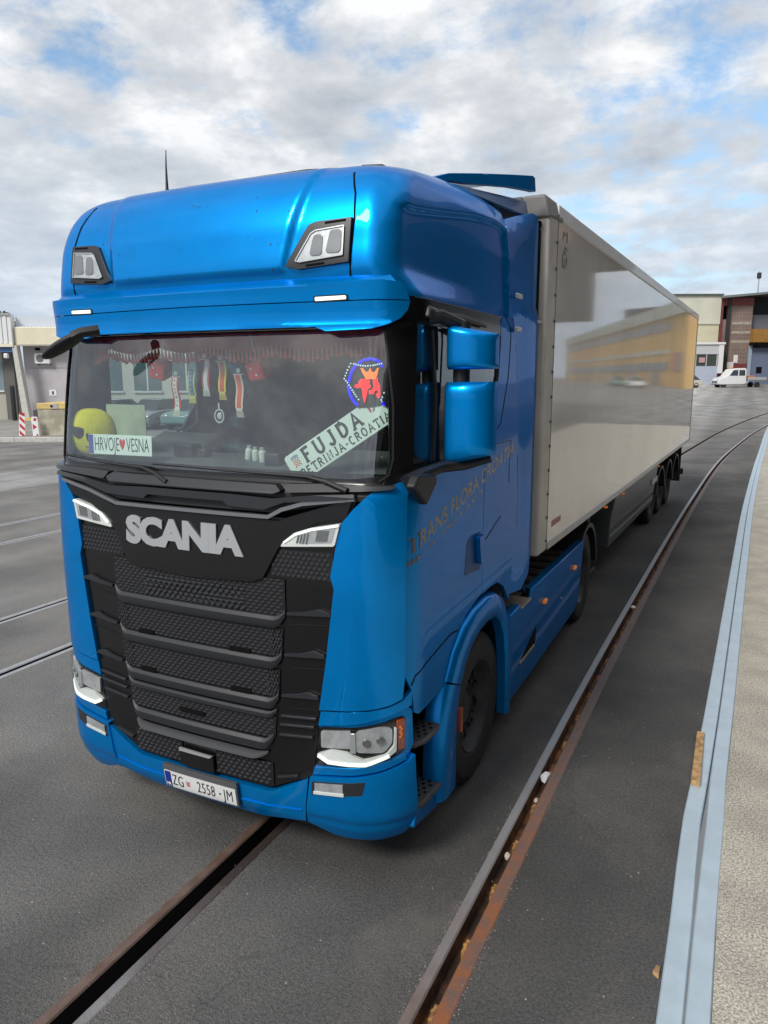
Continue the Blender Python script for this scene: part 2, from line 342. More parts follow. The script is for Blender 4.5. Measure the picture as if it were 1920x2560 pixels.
# ---- roof and upper cab: one swept shell with a raised centre panel and a pressed side
RIDGE = [(1.115,3.56),(1.276,3.563),(1.583,3.606),(1.955,3.662),(2.281,3.693),(2.45,3.69),(2.547,3.66),(2.63,3.55),(2.70,3.35),(2.74,3.16)]
def sstep(a, b_, x): x = max(0, min(1, (x - a)/(b_ - a))); return x*x*(3 - 2*x)
def ridge_z(t):
    if t <= RIDGE[0][0]: return 3.56
    for a, b_ in zip(RIDGE, RIDGE[1:]):
        if t <= b_[0]: return a[1] + (b_[1] - a[1])*(t - a[0])/(b_[0] - a[0])
    return 3.1
def roof_off(t, z):
    at = abs(t); hw = .555 + .20*max(0, z - 3.26)
    o = .022*sstep(hw + .03, hw - .01, at)*sstep(3.245, 3.275, z) if at < hw + .03 else 0
    if at > 1.06: o -= .020*sstep(1.10, 1.24, at)*sstep(ridge_z(at) + .012, ridge_z(at) - .022, z)*sstep(2.78, 2.70, at)
    return o
def seam_y(z):
    S = [(1.22,2.02),(1.65,2.16),(1.84,2.17),(2.2,2.14),(2.75,2.10),(3.05,2.02),(3.24,1.90),(3.53,1.83),(3.72,1.83),(3.92,1.9)]
    if z <= S[0][0]: return S[0][1]
    for a, b_ in zip(S, S[1:]):
        if z <= b_[0]: return a[1] + (b_[1]-a[1])*(z-a[0])/(b_[0]-a[0])
    return S[-1][1]
def rear_w(z):
    S = [(3.1,1.225),(3.5,1.222),(3.7,1.20),(3.8,1.15),(3.86,1.08),(3.90,.96),(3.92,.85)]
    for a, b_ in zip(S, S[1:]):
        if z <= b_[0]: return a[1] + (b_[1]-a[1])*(z-a[0])/(b_[0]-a[0])
    return S[-1][1]
def widen(p):
    x, y, z = p
    return (x*(1 + (rear_w(z)/lv(z)[2] - 1)*sstep(.35, 1.7, y)), y, z)
zs = [3.125 + .0145*i for i in range(45)] + [3.77,3.78,3.79,3.80,3.81,3.82,3.83,3.84,3.85,3.858,3.866,3.874,3.88,3.886,3.892,3.898,3.903,3.907,3.91]
NT = 150; vs = []; fs = []
for z in zs:
    te = ty(seam_y(z), z)
    for j in range(2*NT + 1):
        u = (j - NT)/NT; t = te*(abs(u)**1.0)*(1 if u > 0 else -1); vs.append(widen(P(t, z, roof_off(t, z))))
W_ = 2*NT + 1
for i in range(len(zs) - 1):
    for j in range(W_ - 1): fs.append((i*W_ + j, i*W_ + j + 1, (i+1)*W_ + j + 1, (i+1)*W_ + j))
k0 = (len(zs) - 1)*W_
for j in range(NT): fs.append((k0 + j, k0 + j + 1, k0 + W_ - 2 - j, k0 + W_ - 1 - j)) if j < NT - 1 else fs.append((k0 + j, k0 + j + 1, k0 + W_ - 1 - j))
B().add(vs, fs).build('roof', BLUE, truck, ang=50)
both('panel_gap', strip([(.868,3.735),(.917,3.615),(.935,3.493),(.925,3.205)], .009), DEEP, thick=.004, off=.0035, bevel=0)
b_ = B(); rr = random.Random(9)
for k in range(26):
    u, v, r_ = rr.uniform(-.9,.9), rr.uniform(3.26,3.66), rr.uniform(.002,.0045); b_.plate([(u + r_*math.cos(a_*PI/3)*rr.uniform(.6,1.2), v + r_*1.5*math.sin(a_*PI/3)) for a_ in range(6)], lambda a, c_, o=0: widen(P(a, c_, roof_off(a, c_) + .0012)), 0, 0, 0)
o = b_.build('insect_marks', mat('dried insect', (.03,.05,.08), .8), truck); o['kind'] = 'stuff'
# ---- sun visor
def vis(t, z, off=0.0): return P(t, min(z, 3.13) if abs(t) > 1.0 else z, 0)[:2] + (z,) if False else tuple(a + b_ for a, b_ in zip(P(t, z, off + .050 + .035*(3.19 - z)/.22 - .014*sstep(1.05, 1.20, abs(t)) + .02*sstep(3.12, 3.2, z)*sstep(1.0, 1.25, abs(t))), (0, 0, 0)))
ve = [(1.088,2.990),(1.134,3.018),(1.168,3.060),(1.183,3.100)]; vf = [(1.183,3.105),(1.172,3.150),(1.150,3.185)]
vl = mir(ve[::1]) + [(-1.03,2.972),(-.80,2.966),(-.74,2.985),(.74,2.985),(.80,2.963),(1.03,2.970)] + ve + [(0,3.104)]
vl = [(-u, v) for u, v in ve[::-1]] + [(-1.03,2.972),(-.80,2.966),(-.74,2.985),(.74,2.985),(.80,2.963),(1.03,2.970)] + ve + [(0,3.106)]
vu = [(-1.183,3.105),(0,3.111)] + vf + [(1.08,3.195),(.76,3.195),(.70,3.18),(-.70,3.18),(-.76,3.195),(-1.08,3.195),(-1.150,3.185),(-1.172,3.150)]
vb = B().plate(vl, vis, .03, 0, .05); vb.plate(vu, vis, .03, 0, .05)
def led(t, v, off=0.0):       # sloping ledge from the visor back to the roof panel
    s = (v)/1.0; return P(t, 3.18 + .045*s + .012*(1 - sstep(.70, .78, abs(t)))*0, off + (.052 - .03*sstep(1.0, 1.33, abs(t)))*(1 - s) - .002*s)
vb.plate([(-1.14,0),(1.14,0),(1.12,1),(-1.12,1)], led, .01, 0, .08)
visor = vb.build('sun_visor', BLUE, truck, bevel=.006)
both('marker_light', smooth_poly([(.74,3.100),(.925,3.104),(.925,3.134),(.74,3.132)], .01), GLOSS, fn=vis, thick=.01, off=.003, bevel=0)
both('marker_light', smooth_poly([(.750,3.107),(.915,3.110),(.915,3.128),(.750,3.126)], .006), DRL, fn=vis, thick=.01, off=.007, bevel=.002)
# ---- roof spot lamps
rf = [(.928,3.495),(.928,3.285),(.655,3.262),(.585,3.278),(.60,3.31),(.70,3.472),(.74,3.487)]
ri = [(.895,3.455),(.897,3.318),(.668,3.296),(.645,3.303),(.72,3.428),(.745,3.442)]
for s in (1, -1):
    q = (lambda p: p) if s > 0 else mir
    fr = plates('roof_lamp', [q(rf)], GREY, off=.022, thick=.04, bevel=.008)
    plates('reflector', [q([(u*.985 + .012, v*.985 + .051) for u, v in ri])], CHROME, parent=fr, off=.026, thick=.004, bevel=0)
    bl = B(); 
    for (u, v, a, h) in ((.745,3.372,.042,.05),(.835,3.385,.05,.055)):
        bl.plate(q(smooth_poly([(u-a*.6,v-h),(u+a,v-h),(u+a,v+h),(u-a*.2,v+h)], .02)), P, .006, .030, .03)
    bl.build('projector', mat('lamp dark reflector', (.30,.31,.32), .2, .7), fr, bevel=.003)
    edge = B()
    for a, b_ in zip(ri, ri[1:] + ri[:1]): edge.plate(q(strip([a, b_], .005)), P, .004, .032, .05)
    edge.build('bezel', SILV, fr)
    plates('lens', [q(ri)], LAMPCLEAR, parent=fr, off=.036, thick=0, bevel=0)
    both_g = q(strip([(.79,3.476),(.90,3.482)], .010)); plates('slot', [both_g], DEEP, parent=fr, off=.024, thick=.004, bevel=0)
    plates('slot', [q(strip([(.70,3.278),(.80,3.285)], .010))], DEEP, parent=fr, off=.024, thick=.004, bevel=0)
# ---- black window surround, pillars and upper band
plates('inner_shell', [[(-1.30,.98),(1.30,.98),(1.30,2.26),(-1.30,2.26)]], DEEP, off=-.035, thick=.01, bevel=0, step=.1)
both('inner_shell', [(1.30,1.0),(1.80,1.0),(2.0,1.25),(2.3,1.35),(2.75,1.36),(3.0,1.36),(3.1,2.3),(1.30,2.3)], DEEP, off=-.03, thick=.01, bevel=0, step=.15)
both('pillar', [(1.105,2.20),(1.21,2.20),(1.262,2.262),(1.262,2.30),(1.235,3.0),(1.235,3.13),(1.05,3.13),(1.05,2.985),(1.085,2.93),(1.135,2.34),(1.125,2.26)], GLOSS, off=.004, thick=.03, bevel=.003)
plates('window_surround', [[(-1.14,2.20),(1.14,2.20),(1.14,2.262),(.95,2.236),(-.95,2.236),(-1.14,2.262)]], GLOSS, off=.002, thick=.02, bevel=0)
plates('window_surround', [[(-1.08,2.975),(1.08,2.975),(1.08,3.13),(-1.08,3.13)]], DEEP, off=-.012, thick=.02, bevel=0)
both('pillar_trim', strip([(1.075,2.96),(1.135,2.60),(1.15,2.34),(1.135,2.262),(1.09,2.23)], .010), GREY, off=.007, thick=.004, bevel=0)
# ---- windscreen
ws = smooth_poly([(-1.10,2.232),(1.10,2.232),(1.14,2.32),(1.085,2.95),(1.03,2.985),(-1.03,2.985),(-1.085,2.95),(-1.14,2.32)], .03)
plates('windscreen', [ws], WSG, off=-.004, thick=0, bevel=0, step=.05)
# ---- side window, upper band and rear side panel
wl = smooth_poly([(1.26,2.275),(1.235,3.00),(2.50,3.02),(2.535,2.75),(2.46,2.52),(2.34,2.345),(2.25,2.315)], .03)
both('side_window', wl, SDG, off=-.012, thick=0, bevel=0, step=.2)
both('window_band', [(1.235,3.005),(1.235,3.125),(2.60,3.125),(2.56,3.10),(2.545,3.00)], GLOSS, off=.0, thick=.02, bevel=.002)
both('side_panel', [(2.411,1.335),(2.60,1.338),(2.75,1.33),(2.90,1.26),(3.04,1.12),(3.10,1.25),(3.195,1.60),(3.205,1.84),(3.15,2.2),(3.10,2.5),(3.05,2.75),(2.93,3.05),(2.85,3.125),(2.61,3.125),(2.56,3.05),(2.555,2.75),(2.48,2.50),(2.36,2.33),(2.344,2.29),(2.405,2.2),(2.415,1.75)], BLUE, off=.0, thick=.02, bevel=.003)
both('panel_gap', strip([(2.344,2.29),(2.52,2.375),(2.66,2.433),(2.775,2.75),(2.785,3.06),(2.64,3.166)], .007), DEEP, off=.0025, thick=.003, bevel=0)
both('panel_gap', strip([(2.46,1.69),(2.60,1.735),(2.78,1.79)], .008), BLACK, off=.003, thick=.003, bevel=0)
both('panel_gap', strip([(2.62,2.30),(2.93,2.30),(2.95,2.17),(2.96,2.0)], .006), BLACK, off=.002, thick=.003, bevel=0)
both('window_seal', strip([(1.262,2.268),(2.25,2.303),(2.36,2.35),(2.475,2.51),(2.545,2.75),(2.55,3.0)], .014), BLACK, off=.003, thick=.02, bevel=0)
both('window_divider', strip([(1.40,2.98),(1.50,2.62),(1.515,2.30)], .022), BLACK, off=-.006, thick=.02, bevel=0)
# ---- door
door = [(1.255,1.20),(1.255,2.195),(1.275,2.262),(2.25,2.296),(2.335,2.29),(2.395,2.2),(2.405,1.75),(2.401,1.345),(2.23,1.318),(2.10,1.29),(1.975,1.205),(1.88,1.08),(1.82,1.0),(1.77,.965),(1.36,.955),(1.325,.975),(1.30,1.115)]
drs = both('door', door, BLUE, off=0.0, thick=.02, bevel=.004)
for s, d in ((1, drs[0]), (-1, drs[1])):
    q = (lambda p: p) if s > 0 else mir
    plates('panel_gap', [q(strip([(1.30,1.135),(1.33,1.180),(1.462,1.209),(1.84,1.251),(1.955,1.235)], .008))], DEEP, parent=d, off=.002, thick=.003, bevel=0)
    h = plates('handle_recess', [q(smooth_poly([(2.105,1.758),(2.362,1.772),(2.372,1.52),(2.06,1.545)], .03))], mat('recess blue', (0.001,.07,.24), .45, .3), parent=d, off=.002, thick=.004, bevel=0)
    plates('handle', [q(smooth_poly([(2.245,1.752),(2.335,1.758),(2.345,1.565),(2.285,1.57)], .012))], BLUE, parent=d, off=.035, thick=.03, bevel=.008)
    # two lines of lettering on the door
    if s > 0:
        def dt(u, v, w_, y0=.245, z0=1.885):
            return P(1.262 + u, z0 + u*.205 + v, .0006 + w_)
        text_mesh('TRANS FLORA CROATIA', .128, dt, bold=.0025, xs=1.235, depth=.0005, align='LEFT', spacing=1.0).build('lettering', mat('bronze lettering', (.10,.092,.088), .3, .3, coat=.5), d, smooth=False)
        def dt2(u, v, w_): return P(1.262 + u, 1.800 + u*.205 + v*.8, .0006 + w_)
        b_ = B(); rr = random.Random(3); u = 0.0       # the second line is too blurred to read: smudged marks only
        while u < 1.10:
            wd = rr.uniform(.022, .038)
            b_.prism([(u,-.018),(u+wd*.35,-.018),(u+wd*.35,.018),(u,.018)], dt2, 0, .0004)
            if rr.random() < .6: b_.prism([(u+wd*.35,-.016+rr.random()*.01),(u+wd,-.016+rr.random()*.01),(u+wd,.012),(u+wd*.35,.014)], dt2, 0, .0004)
            u += wd + (.012 if rr.random() < .8 else .05)
        o = b_.build('smudged_lettering', MATS['bronze lettering'], d, smooth=False); o['kind'] = 'stuff'
# ---- blue corner panels beside the grille
cp = [(.795,1.015),(1.05,1.045),(1.163,1.062),(1.235,1.085),(1.249,1.20),(1.249,2.20),(1.245,2.232),(1.19,2.222),(1.07,2.180),(.99,2.100),(.932,2.030),(.902,1.930),(.868,1.745),(.888,1.685),(.835,1.265)]
both('corner_panel', cp, BLUE, off=.012, thick=.035, bevel=.009, step=.05, seg=3)
both('corner_lip', [(.785,.922),(1.008,.962),(1.163,1.002),(1.30,1.028),(1.30,1.105),(1.24,1.070),(1.163,1.050),(1.053,1.034),(.80,1.003)], BLUE, off=.004, thick=.03, bevel=.012, step=.05)
# ---- grille: gloss black carrier, mesh fields, bars and slats
grille = plates('grille', [[(-1.0,2.145),(-.80,2.09),(-.60,2.025),(0,2.018),(.60,2.025),(.80,2.09),(1.0,2.145),(.96,2.06),(.925,2.02),(.90,1.90),(.868,1.745),(.888,1.685),(.785,.98),(.75,.62),(.47,.49),(-.47,.49),(-.75,.62),(-.785,.98),(-.888,1.685),(-.868,1.745),(-.90,1.90),(-.925,2.02),(-.96,2.06)]], GLOSS, off=-.008, thick=.02, bevel=0)
plates('badge_panel', [smooth_poly([(-.985,2.148),(-.78,2.082),(-.58,2.012),(.58,2.012),(.78,2.082),(.985,2.148),(.95,2.05),(.80,2.02),(.665,1.95),(.57,1.87),(.475,1.70),(.40,1.672),(0,1.655),(-.40,1.672),(-.475,1.70),(-.57,1.87),(-.665,1.95),(-.80,2.02),(-.95,2.05)], .01)], GLOSS, parent=grille, off=.014, thick=.02, bevel=.005)
b_ = text_mesh('SCANIA', .205, lambda u, v, w_: P(u - .06, 1.877 + v, .016 + w_), bold=.0115, xs=1.17, depth=.008, spacing=.93)
logo = b_.build('nameplate_letters', SILV, grille, bevel=0, ang=30)
def mesh_field(name, x0, x1, z0, z1, pitch=.030, rowh=.020, taper=0.0, m=GREY, base=True, big=False, off=.0, lim=None):
    b_ = B(); zc = z0 + rowh*.5; r = 0
    bw = pitch*.74; bh = rowh*.62
    while zc < z1 - rowh*.25:
        f = (zc - z0)/(z1 - z0); a, c_ = x0 + taper*(1 - f), x1 - taper*(1 - f); u = a + pitch*.5 + (pitch*.5 if r % 2 else 0)
        while u < c_ - pitch*.4:
            if lim is None or lim(u, zc):
                hx = [(-bw/2, 0), (-bw*.3, -bh/2), (bw*.3, -bh/2), (bw/2, 0), (bw*.3, bh/2), (-bw*.3, bh/2)]
                n = len(b_.v); b_.v += [P(u + p, zc + q, off) for p, q in hx] + [P(u + p*.66, zc + q*.55 - bh*.05, off + .006) for p, q in hx]
                b_.f += [tuple(n + 6 + i for i in range(6))] + [(n + i, n + (i+1) % 6, n + 6 + (i+1) % 6, n + 6 + i) for i in range(6)]
            u += pitch
        zc += rowh; r += 1
    o = b_.build(name, m, grille, ang=20)
    if base: plates('mesh_backing', [[(x0 + taper, z0), (x1 - taper, z0), (x1, z1), (x0, z1)]], MB_, parent=o, thick=.004, off=off, bevel=0, step=.1)
    return o
MB_ = mat('mesh recess black', (.005,.005,.006), .6)
MG_ = mat('honeycomb grey', (.034,.036,.043), .38)
BARZ = [1.470, 1.237, 1.003, .760]; HW = [.60, .575, .55, .51]
MB_ = mat('mesh recess black', (.010,.010,.011), .6)
# open top field below the badge, then three fields and a shallow one
mesh_field('grille_mesh', -.60, .60, 1.50, 1.70, .038, .0185, .0, m=MG_, lim=lambda u, z: z < 1.66 - .0*u or abs(u) > .47)
mesh_field('grille_mesh', -.36, .36, 1.505, 1.645, .040, .026, .0, m=MG_, base=False, off=.006)
mesh_field('grille_mesh', -.585, .585, 1.270, 1.430, .038, .0185, .012, m=MG_)
mesh_field('grille_mesh', -.560, .560, 1.037, 1.197, .038, .0185, .012, m=MG_)
mesh_field('grille_mesh', -.530, .530, .795, .925, .038, .0185, .012, m=MG_)
mesh_field('grille_mesh', -.50, -.135, .505, .645, .036, .024, .0, m=MG_, lim=lambda u, z: z > .49 + max(0, abs(u) - .43)*.5)
mesh_field('grille_mesh', .115, .50, .505, .645, .036, .024, .0, m=MG_)
for s in (1, -1):
    a, c_ = (.52, .875) if s > 0 else (-.875, -.52)
    mesh_field('grille_mesh', a, c_, 1.715, 1.865, .030, .024, .0, m=MG_, off=-.002)
    mesh_field('grille_mesh', *((.50,.585) if s > 0 else (-.585,-.50)), 1.272, 1.43, .018, .022, .0, m=MG_, base=False, off=.004)
    mesh_field('grille_mesh', *((.475,.56) if s > 0 else (-.56,-.475)), 1.04, 1.195, .018, .022, .0, m=MG_, base=False, off=.004)
# sculpted bars: cross section swept across, ends dropping forward and down
def bar(name, z, hw, ht, dep, m, sag=.0, endr=.06, x0=None, x1=None):
    b_ = B(); n = 40; prof = [(0, 0), (dep*.45, -ht*.03), (dep, -ht*.30), (dep, -ht*.78), (dep*.75, -ht), (0, -ht)]; vs = []
    a, c_ = (x0, x1) if x0 is not None else (-hw, hw)
    for i in range(n + 1):
        u = a + (c_ - a)*i/n; e_ = max(0, 1 - min(u - a, c_ - u)/endr); k_ = 1 - e_**2*.75
        for (d_, h_) in prof: vs.append(P(u, z + e_**2*ht*.55 + h_*(.45 + .55*k_), d_*k_))
    m_ = len(prof); fs = []
    for i in range(n):
        for j in range(m_ - 1): fs.append((i*m_ + j, i*m_ + j + 1, (i+1)*m_ + j + 1, (i+1)*m_ + j))
    fs += [tuple(range(m_)), tuple(n*m_ + j for j in range(m_ - 1, -1, -1))]
    return b_.add(vs, [tuple(reversed(f)) for f in fs]).build(name, m, grille, ang=25)
for z, hw in zip(BARZ, HW): bar('grille_bar', z + .030, hw, .064, .026, GREY)
bar('grille_bar', .952, .535, .040, .020, GREY)
bar('grille_bar', .700, .475, .030, .050, TRIM, endr=.09)
for s in (1, -1):
    for z0, a, c_, h_ in ((1.515,.615,.872,.05),(1.285,.595,.835,.05),(1.052,.57,.795,.045)):
        # thin blade with a raised wing towards the corner
        u0, u1 = (a, c_)
        pl = [(u0, z0), (u1, z0 + .02), (u1 - .01, z0 + .034), (u1 - .07, z0 + .034 + h_*.35), (u0 + (u1-u0)*.40, z0 + .028), (u0, z0 + .014)]
        plates('grille_slat', [pl if s > 0 else mir(pl)], GREY, parent=grille, off=.016, thick=.02, bevel=.004)
    for z0, a, c_ in ((.932,.56,.775),(.882,.555,.762),(.822,.55,.752)):
        pl = [(a, z0 - .022*0), (c_, z0 + .018), (c_, z0 + .032), (a, z0 + .012)]
        plates('grille_slat', [pl if s > 0 else mir(pl)], GREY, parent=grille, off=.012, thick=.02, bevel=.003)
    pl = [(.53,.565),(.66,.60),(.66,.612),(.53,.578)]
    plates('grille_slat', [pl if s > 0 else mir(pl)], GREY, parent=grille, off=.010, thick=.02, bevel=.003)
    for zc in (1.46, 1.22, .99):
        plates('grille_line', [strip([(s*.62, zc), (s*.845, zc + .02)], .005)] if s > 0 else [strip([(-.845, zc + .02), (-.62, zc)], .005)], MB_, parent=grille, off=-.005, thick=.002, bevel=0)
for (u0, u1, zc) in ((-.42,-.30,1.262),(.24,.38,1.262),(-.42,-.30,1.03),(.24,.38,1.03),(-.13,.05,.835)):
    plates('grille_slot', [smooth_poly([(u0, zc), (u1, zc), (u1, zc + .026), (u0, zc + .026)], .01)], DEEP, parent=grille, off=.013, thick=.01, bevel=0)
tb = plates('tow_cover', [smooth_poly([(-.135,.50),(.108,.50),(.108,.605),(-.135,.605)], .008)], GLOSS, parent=grille, off=.022, thick=.02, bevel=.004)
plates('tow_cover_highlight', [smooth_poly([(-.135,.592),(.085,.592),(.105,.607),(-.135,.612)], .004)], SILV, parent=grille, off=.028, thick=.012, bevel=.003)  # bright strip paints the highlight along the tow cover's top edge
# ---- upper lamps in the grille
ul = [(.922,2.022),(.893,1.905),(.585,1.880),(.605,1.908),(.668,1.958),(.76,1.99)]
for s in (1, -1):
    q = (lambda p: p) if s > 0 else mir
    L_ = plates('upper_lamp', [q(smooth_poly(ul, .012))], LENSW, off=.022, thick=.03, bevel=.004)
    plates('reflector', [q([(.90,2.0),(.878,1.922),(.70,1.905),(.72,1.96),(.80,1.985)])], CHROME, parent=L_, off=.024, thick=.004, bevel=0)
    b_ = B()
    for k in range(4): b_.plate(q([(.68 + k*.018, 1.908), (.688 + k*.018, 1.908), (.70 + k*.018, 1.95 + k*.004), (.692 + k*.018, 1.95 + k*.004)]), P, .004, .028, .05)
    b_.plate(q([(.79,1.925),(.855,1.93),(.865,1.985),(.80,1.98)]), P, .004, .028, .05)
    b_.build('projector', MATS['lamp dark reflector'], L_)
    plates('lens', [q(ul)], LAMPCLEAR, parent=L_, off=.033, thick=0, bevel=0)
    plates('light_strip', [q(strip([(.915,2.012),(.77,1.982),(.675,1.950),(.61,1.905)], .010))], DRL, parent=L_, off=.030, thick=.004, bevel=0)
# ---- cowl between grille and windscreen, with the wipers
cw = B()
cw.plate([(-1.16,2.13),(-.78,2.10),(-.55,2.05),(.55,2.05),(.80,2.10),(1.17,2.16),(1.19,2.215),(.95,2.236),(-.95,2.236),(-1.16,2.225)], P, .02, .0, .06)
cowl = cw.build('cowl', BLACK, truck)
tp = B()
def pipe(pts, r, off): tp.tube([P(u, v, off) for u, v in pts], r, 8)
plates('cowl_bar', [smooth_poly([(-1.05,2.165),(-.80,2.135),(-.60,2.085),(-.30,2.075),(-.28,2.10),(.25,2.10),(.28,2.075),(.50,2.07),(.62,2.115),(.80,2.13),(1.0,2.15),(1.0,2.175),(.78,2.16),(.55,2.13),(.30,2.14),(-.30,2.14),(-.55,2.13),(-.80,2.165),(-1.05,2.185)], .012)], GREY, parent=cowl, off=.045, thick=.045, bevel=.008)
plates('cowl_bar', [smooth_poly([(-.56,2.155),(.55,2.155),(.60,2.172),(.56,2.20),(-.56,2.205),(-.60,2.18)], .01)], GREY, parent=cowl, off=.055, thick=.05, bevel=.010)
both('cowl_bar', smooth_poly([(.63,2.165),(.80,2.175),(1.15,2.195),(1.17,2.212),(.80,2.213),(.61,2.205)], .01), GREY, parent=cowl, off=.04, thick=.04, bevel=.008)
plates('trim_line', [strip([(-1.0,2.138),(-.75,2.090),(-.53,2.030),(.52,2.032),(.60,2.075),(.72,2.112),(1.0,2.152)], .020)], mat('polished trim', (.33,.34,.36), .25, .8), parent=cowl, off=.038, thick=.03, bevel=.004)
for (a, m_, e_, pv) in (((-1.04,2.276),(-.70,2.252),(-.36,2.232),(-.13,2.175)), ((-.30,2.262),(.25,2.252),(.72,2.238),(.96,2.19))):
    wp = B().tube([P(a[0], a[1], .014), P(m_[0], m_[1], .014), P(e_[0], e_[1], .014)], .007, 6).build('wiper', BLACK, truck)
    B().tube([P(m_[0] - .05, m_[1], .022), P(e_[0], e_[1] + .006, .03), P((e_[0] + pv[0])/2, (e_[1] + pv[1])/2 + .012, .05), P(pv[0], pv[1], .05)], [.006,.010,.013,.016], 8).build('wiper_arm', BLACK, wp)
# ---- bumper
plates('bumper_centre', [[(-.738,.612),(-.735,.600),(-.50,.482),(-.46,.470),(.46,.470),(.50,.482),(.712,.598),(.72,.608),(.692,.392),(.688,.33),(.40,.275),(-.40,.275),(-.700,.33),(-.712,.392)]], BLUE, off=.006, thick=.05, bevel=.008, step=.05)
def bc(t, z, off=0.0):    # crease: the bumper steps in below z .385
    return P(t, z, off + .010*sstep(.375, .40, z) - .010)
cb_ = [(.702,.392),(.735,.62),(.75,.628),(.995,.663),(1.135,.688),(1.27,.722),(1.315,.745),(1.33,.51),(1.33,.392),(1.29,.31),(1.22,.27),(1.08,.245),(.848,.262),(.699,.325)]
both('bumper_corner', cb_, BLUE, fn=bc, off=.016, thick=.05, bevel=.010, step=.03, seg=3)
both('panel_gap', strip([(.738,.617),(.695,.385),(.693,.33)], .012), DEEP, off=.000, thick=.02, bevel=0)
plates('bumper_lip', [strip([(-.69,.397),(-.45,.370),(.45,.370),(.67,.397)], .012)], BLUE, off=.012, thick=.012, bevel=.005)
plates('chin', [[(-1.1,.23),(1.1,.23),(1.1,.36),(-1.1,.36)]], BLACK, off=-.05, thick=.02, bevel=0)
both('lamp_bar', [(.755,.632),(.995,.672),(1.135,.700),(1.29,.735),(1.33,.80),(1.32,.99),(1.29,1.015),(1.163,.996),(1.008,.955),(.785,.917)], BLUE, off=-.012, thick=.03, bevel=0, step=.05)
both('lamp_bar', [(.75,.636),(.995,.675),(1.135,.702),(1.268,.735),(1.25,.775),(1.163,.752),(1.04,.722),(.762,.686)], BLUE, off=.008, thick=.03, bevel=.010, step=.05)
# ---- headlamps
hl = [(.787,.910),(.762,.690),(.90,.690),(1.052,.715),(1.163,.748),(1.262,.782),(1.262,.975),(1.20,.975),(1.134,.962),(.997,.940)]
for s in (1, -1):
    q = (lambda p: p) if s > 0 else mir
    H = plates('headlight', [q(smooth_poly(hl, .012))], GLOSS, off=-.006, thick=.02, bevel=0)
    plates('bezel', [q(smooth_poly([(.86,.800),(.775,.762),(.84,.732),(1.04,.742),(1.16,.775),(1.202,.80),(1.203,.93),(1.196,.93),(1.190,.83),(1.15,.790),(1.04,.766),(.95,.800)], .01))], LENSW, parent=H, off=.012, thick=.02, bevel=.004)
    plates('reflector', [q(smooth_poly([(.80,.895),(.970,.920),(.970,.822),(.80,.800)], .012))], CHROME, parent=H, off=.004, thick=.01, bevel=0)
    plates('reflector', [q(smooth_poly([(.995,.922),(1.12,.945),(1.180,.935),(1.183,.85),(1.14,.800),(.995,.805)], .02))], CHROME, parent=H, off=.004, thick=.01, bevel=0)
    b_ = B()
    for cu_, cv_, rr_ in ((1.05,.862,.020),(1.12,.872,.022)):
        pr = [(cu_ + rr_*math.cos(a_*PI/8), cv_ + rr_*math.sin(a_*PI/8)) for a_ in range(16)]; b_.plate(q(pr), P, .008, .014, 0)
    b_.build('projector', MATS['lamp dark reflector'], H, bevel=.006)
    plates('divider', [q([(.968,.912),(.995,.914),(.998,.80),(.968,.80)])], SILV, parent=H, off=.012, thick=.01, bevel=.003)
    plates('running_light', [q(strip([(.785,.758),(.845,.728),(1.045,.740),(1.163,.782)], .017))], DRL, parent=H, off=.018, thick=.012, bevel=.004)
    plates('indicator', [q(smooth_poly([(1.208,.965),(1.252,.965),(1.252,.800),(1.214,.800)], .008))], AMBER, parent=H, off=.006, thick=.015, bevel=.002)
    b_ = B()
    for k in range(5):
        u, v = 1.225 + (k % 2)*.007, .872 + k*.014; b_.plate(q([(u - .005, v - .005), (u + .005, v - .005), (u + .005, v + .005), (u - .005, v + .005)]), P, .004, .010, 0)
    b_.build('indicator_led', AMBERL, H)
    plates('lens', [q(hl)], LAMPCLEAR, parent=H, off=.024, thick=0, bevel=0, step=.04)
    Fg = plates('fog_light', [q(smooth_poly([(.748,.600),(1.045,.645),(1.028,.566),(.742,.520)], .010))], GREY, off=.018, thick=.02, bevel=.002)
    plates('reflector', [q([(.765,.595),(.93,.618),(.93,.565),(.765,.545)])], CHROME, parent=Fg, off=.022, thick=.006, bevel=0)
    plates('light_guide', [q([(.758,.547),(.935,.566),(.935,.550),(.758,.531)])], LENSW, parent=Fg, off=.026, thick=.01, bevel=.003)
    plates('lens', [q([(.760,.598),(.952,.624),(.948,.550),(.755,.532)])], LAMPCLEAR, parent=Fg, off=.029, thick=0, bevel=0)
# ---- licence plate
lp = plates('licence_plate', [smooth_poly([(-.272,.318),(.268,.318),(.268,.480),(-.272,.480)], .01)], TRIM, off=.032, thick=.02, bevel=.004)
plates('plate_face', [smooth_poly([(-.262,.328),(.258,.328),(.258,.440),(-.262,.440)], .006)], WHITE, parent=lp, off=.035, thick=.004, bevel=0)
plates('plate_band', [smooth_poly([(-.258,.332),(-.212,.332),(-.212,.436),(-.258,.436)], .005)], mat('plate blue', (.01,.03,.25), .35), parent=lp, off=.0362, thick=.002, bevel=0)
text_mesh('HR', .024, lambda u, v, w_: P(u - .235, .352 + v, .0365 + w_), bold=.001, depth=.0008).build('plate_code', WHITE, lp, smooth=False)
INK = mat('black ink', (.012,.012,.013), .5)
for body, cx_ in (('ZG', -.160), ('2558', .048), ('JM', .206)):
    text_mesh(body, .104, lambda u, v, w_: P(u + cx_, .385 + v, .0365 + w_), bold=-.001, xs=.60, depth=.001, spacing=1.08).build('plate_number', INK, lp, smooth=False)
plates('plate_dash', [[(.142,.380),(.154,.380),(.154,.390),(.142,.390)]], INK, parent=lp, off=.0370, thick=.001, bevel=0)
RED = mat('red print', (.50,.02,.02), .4)
b_ = B(); 
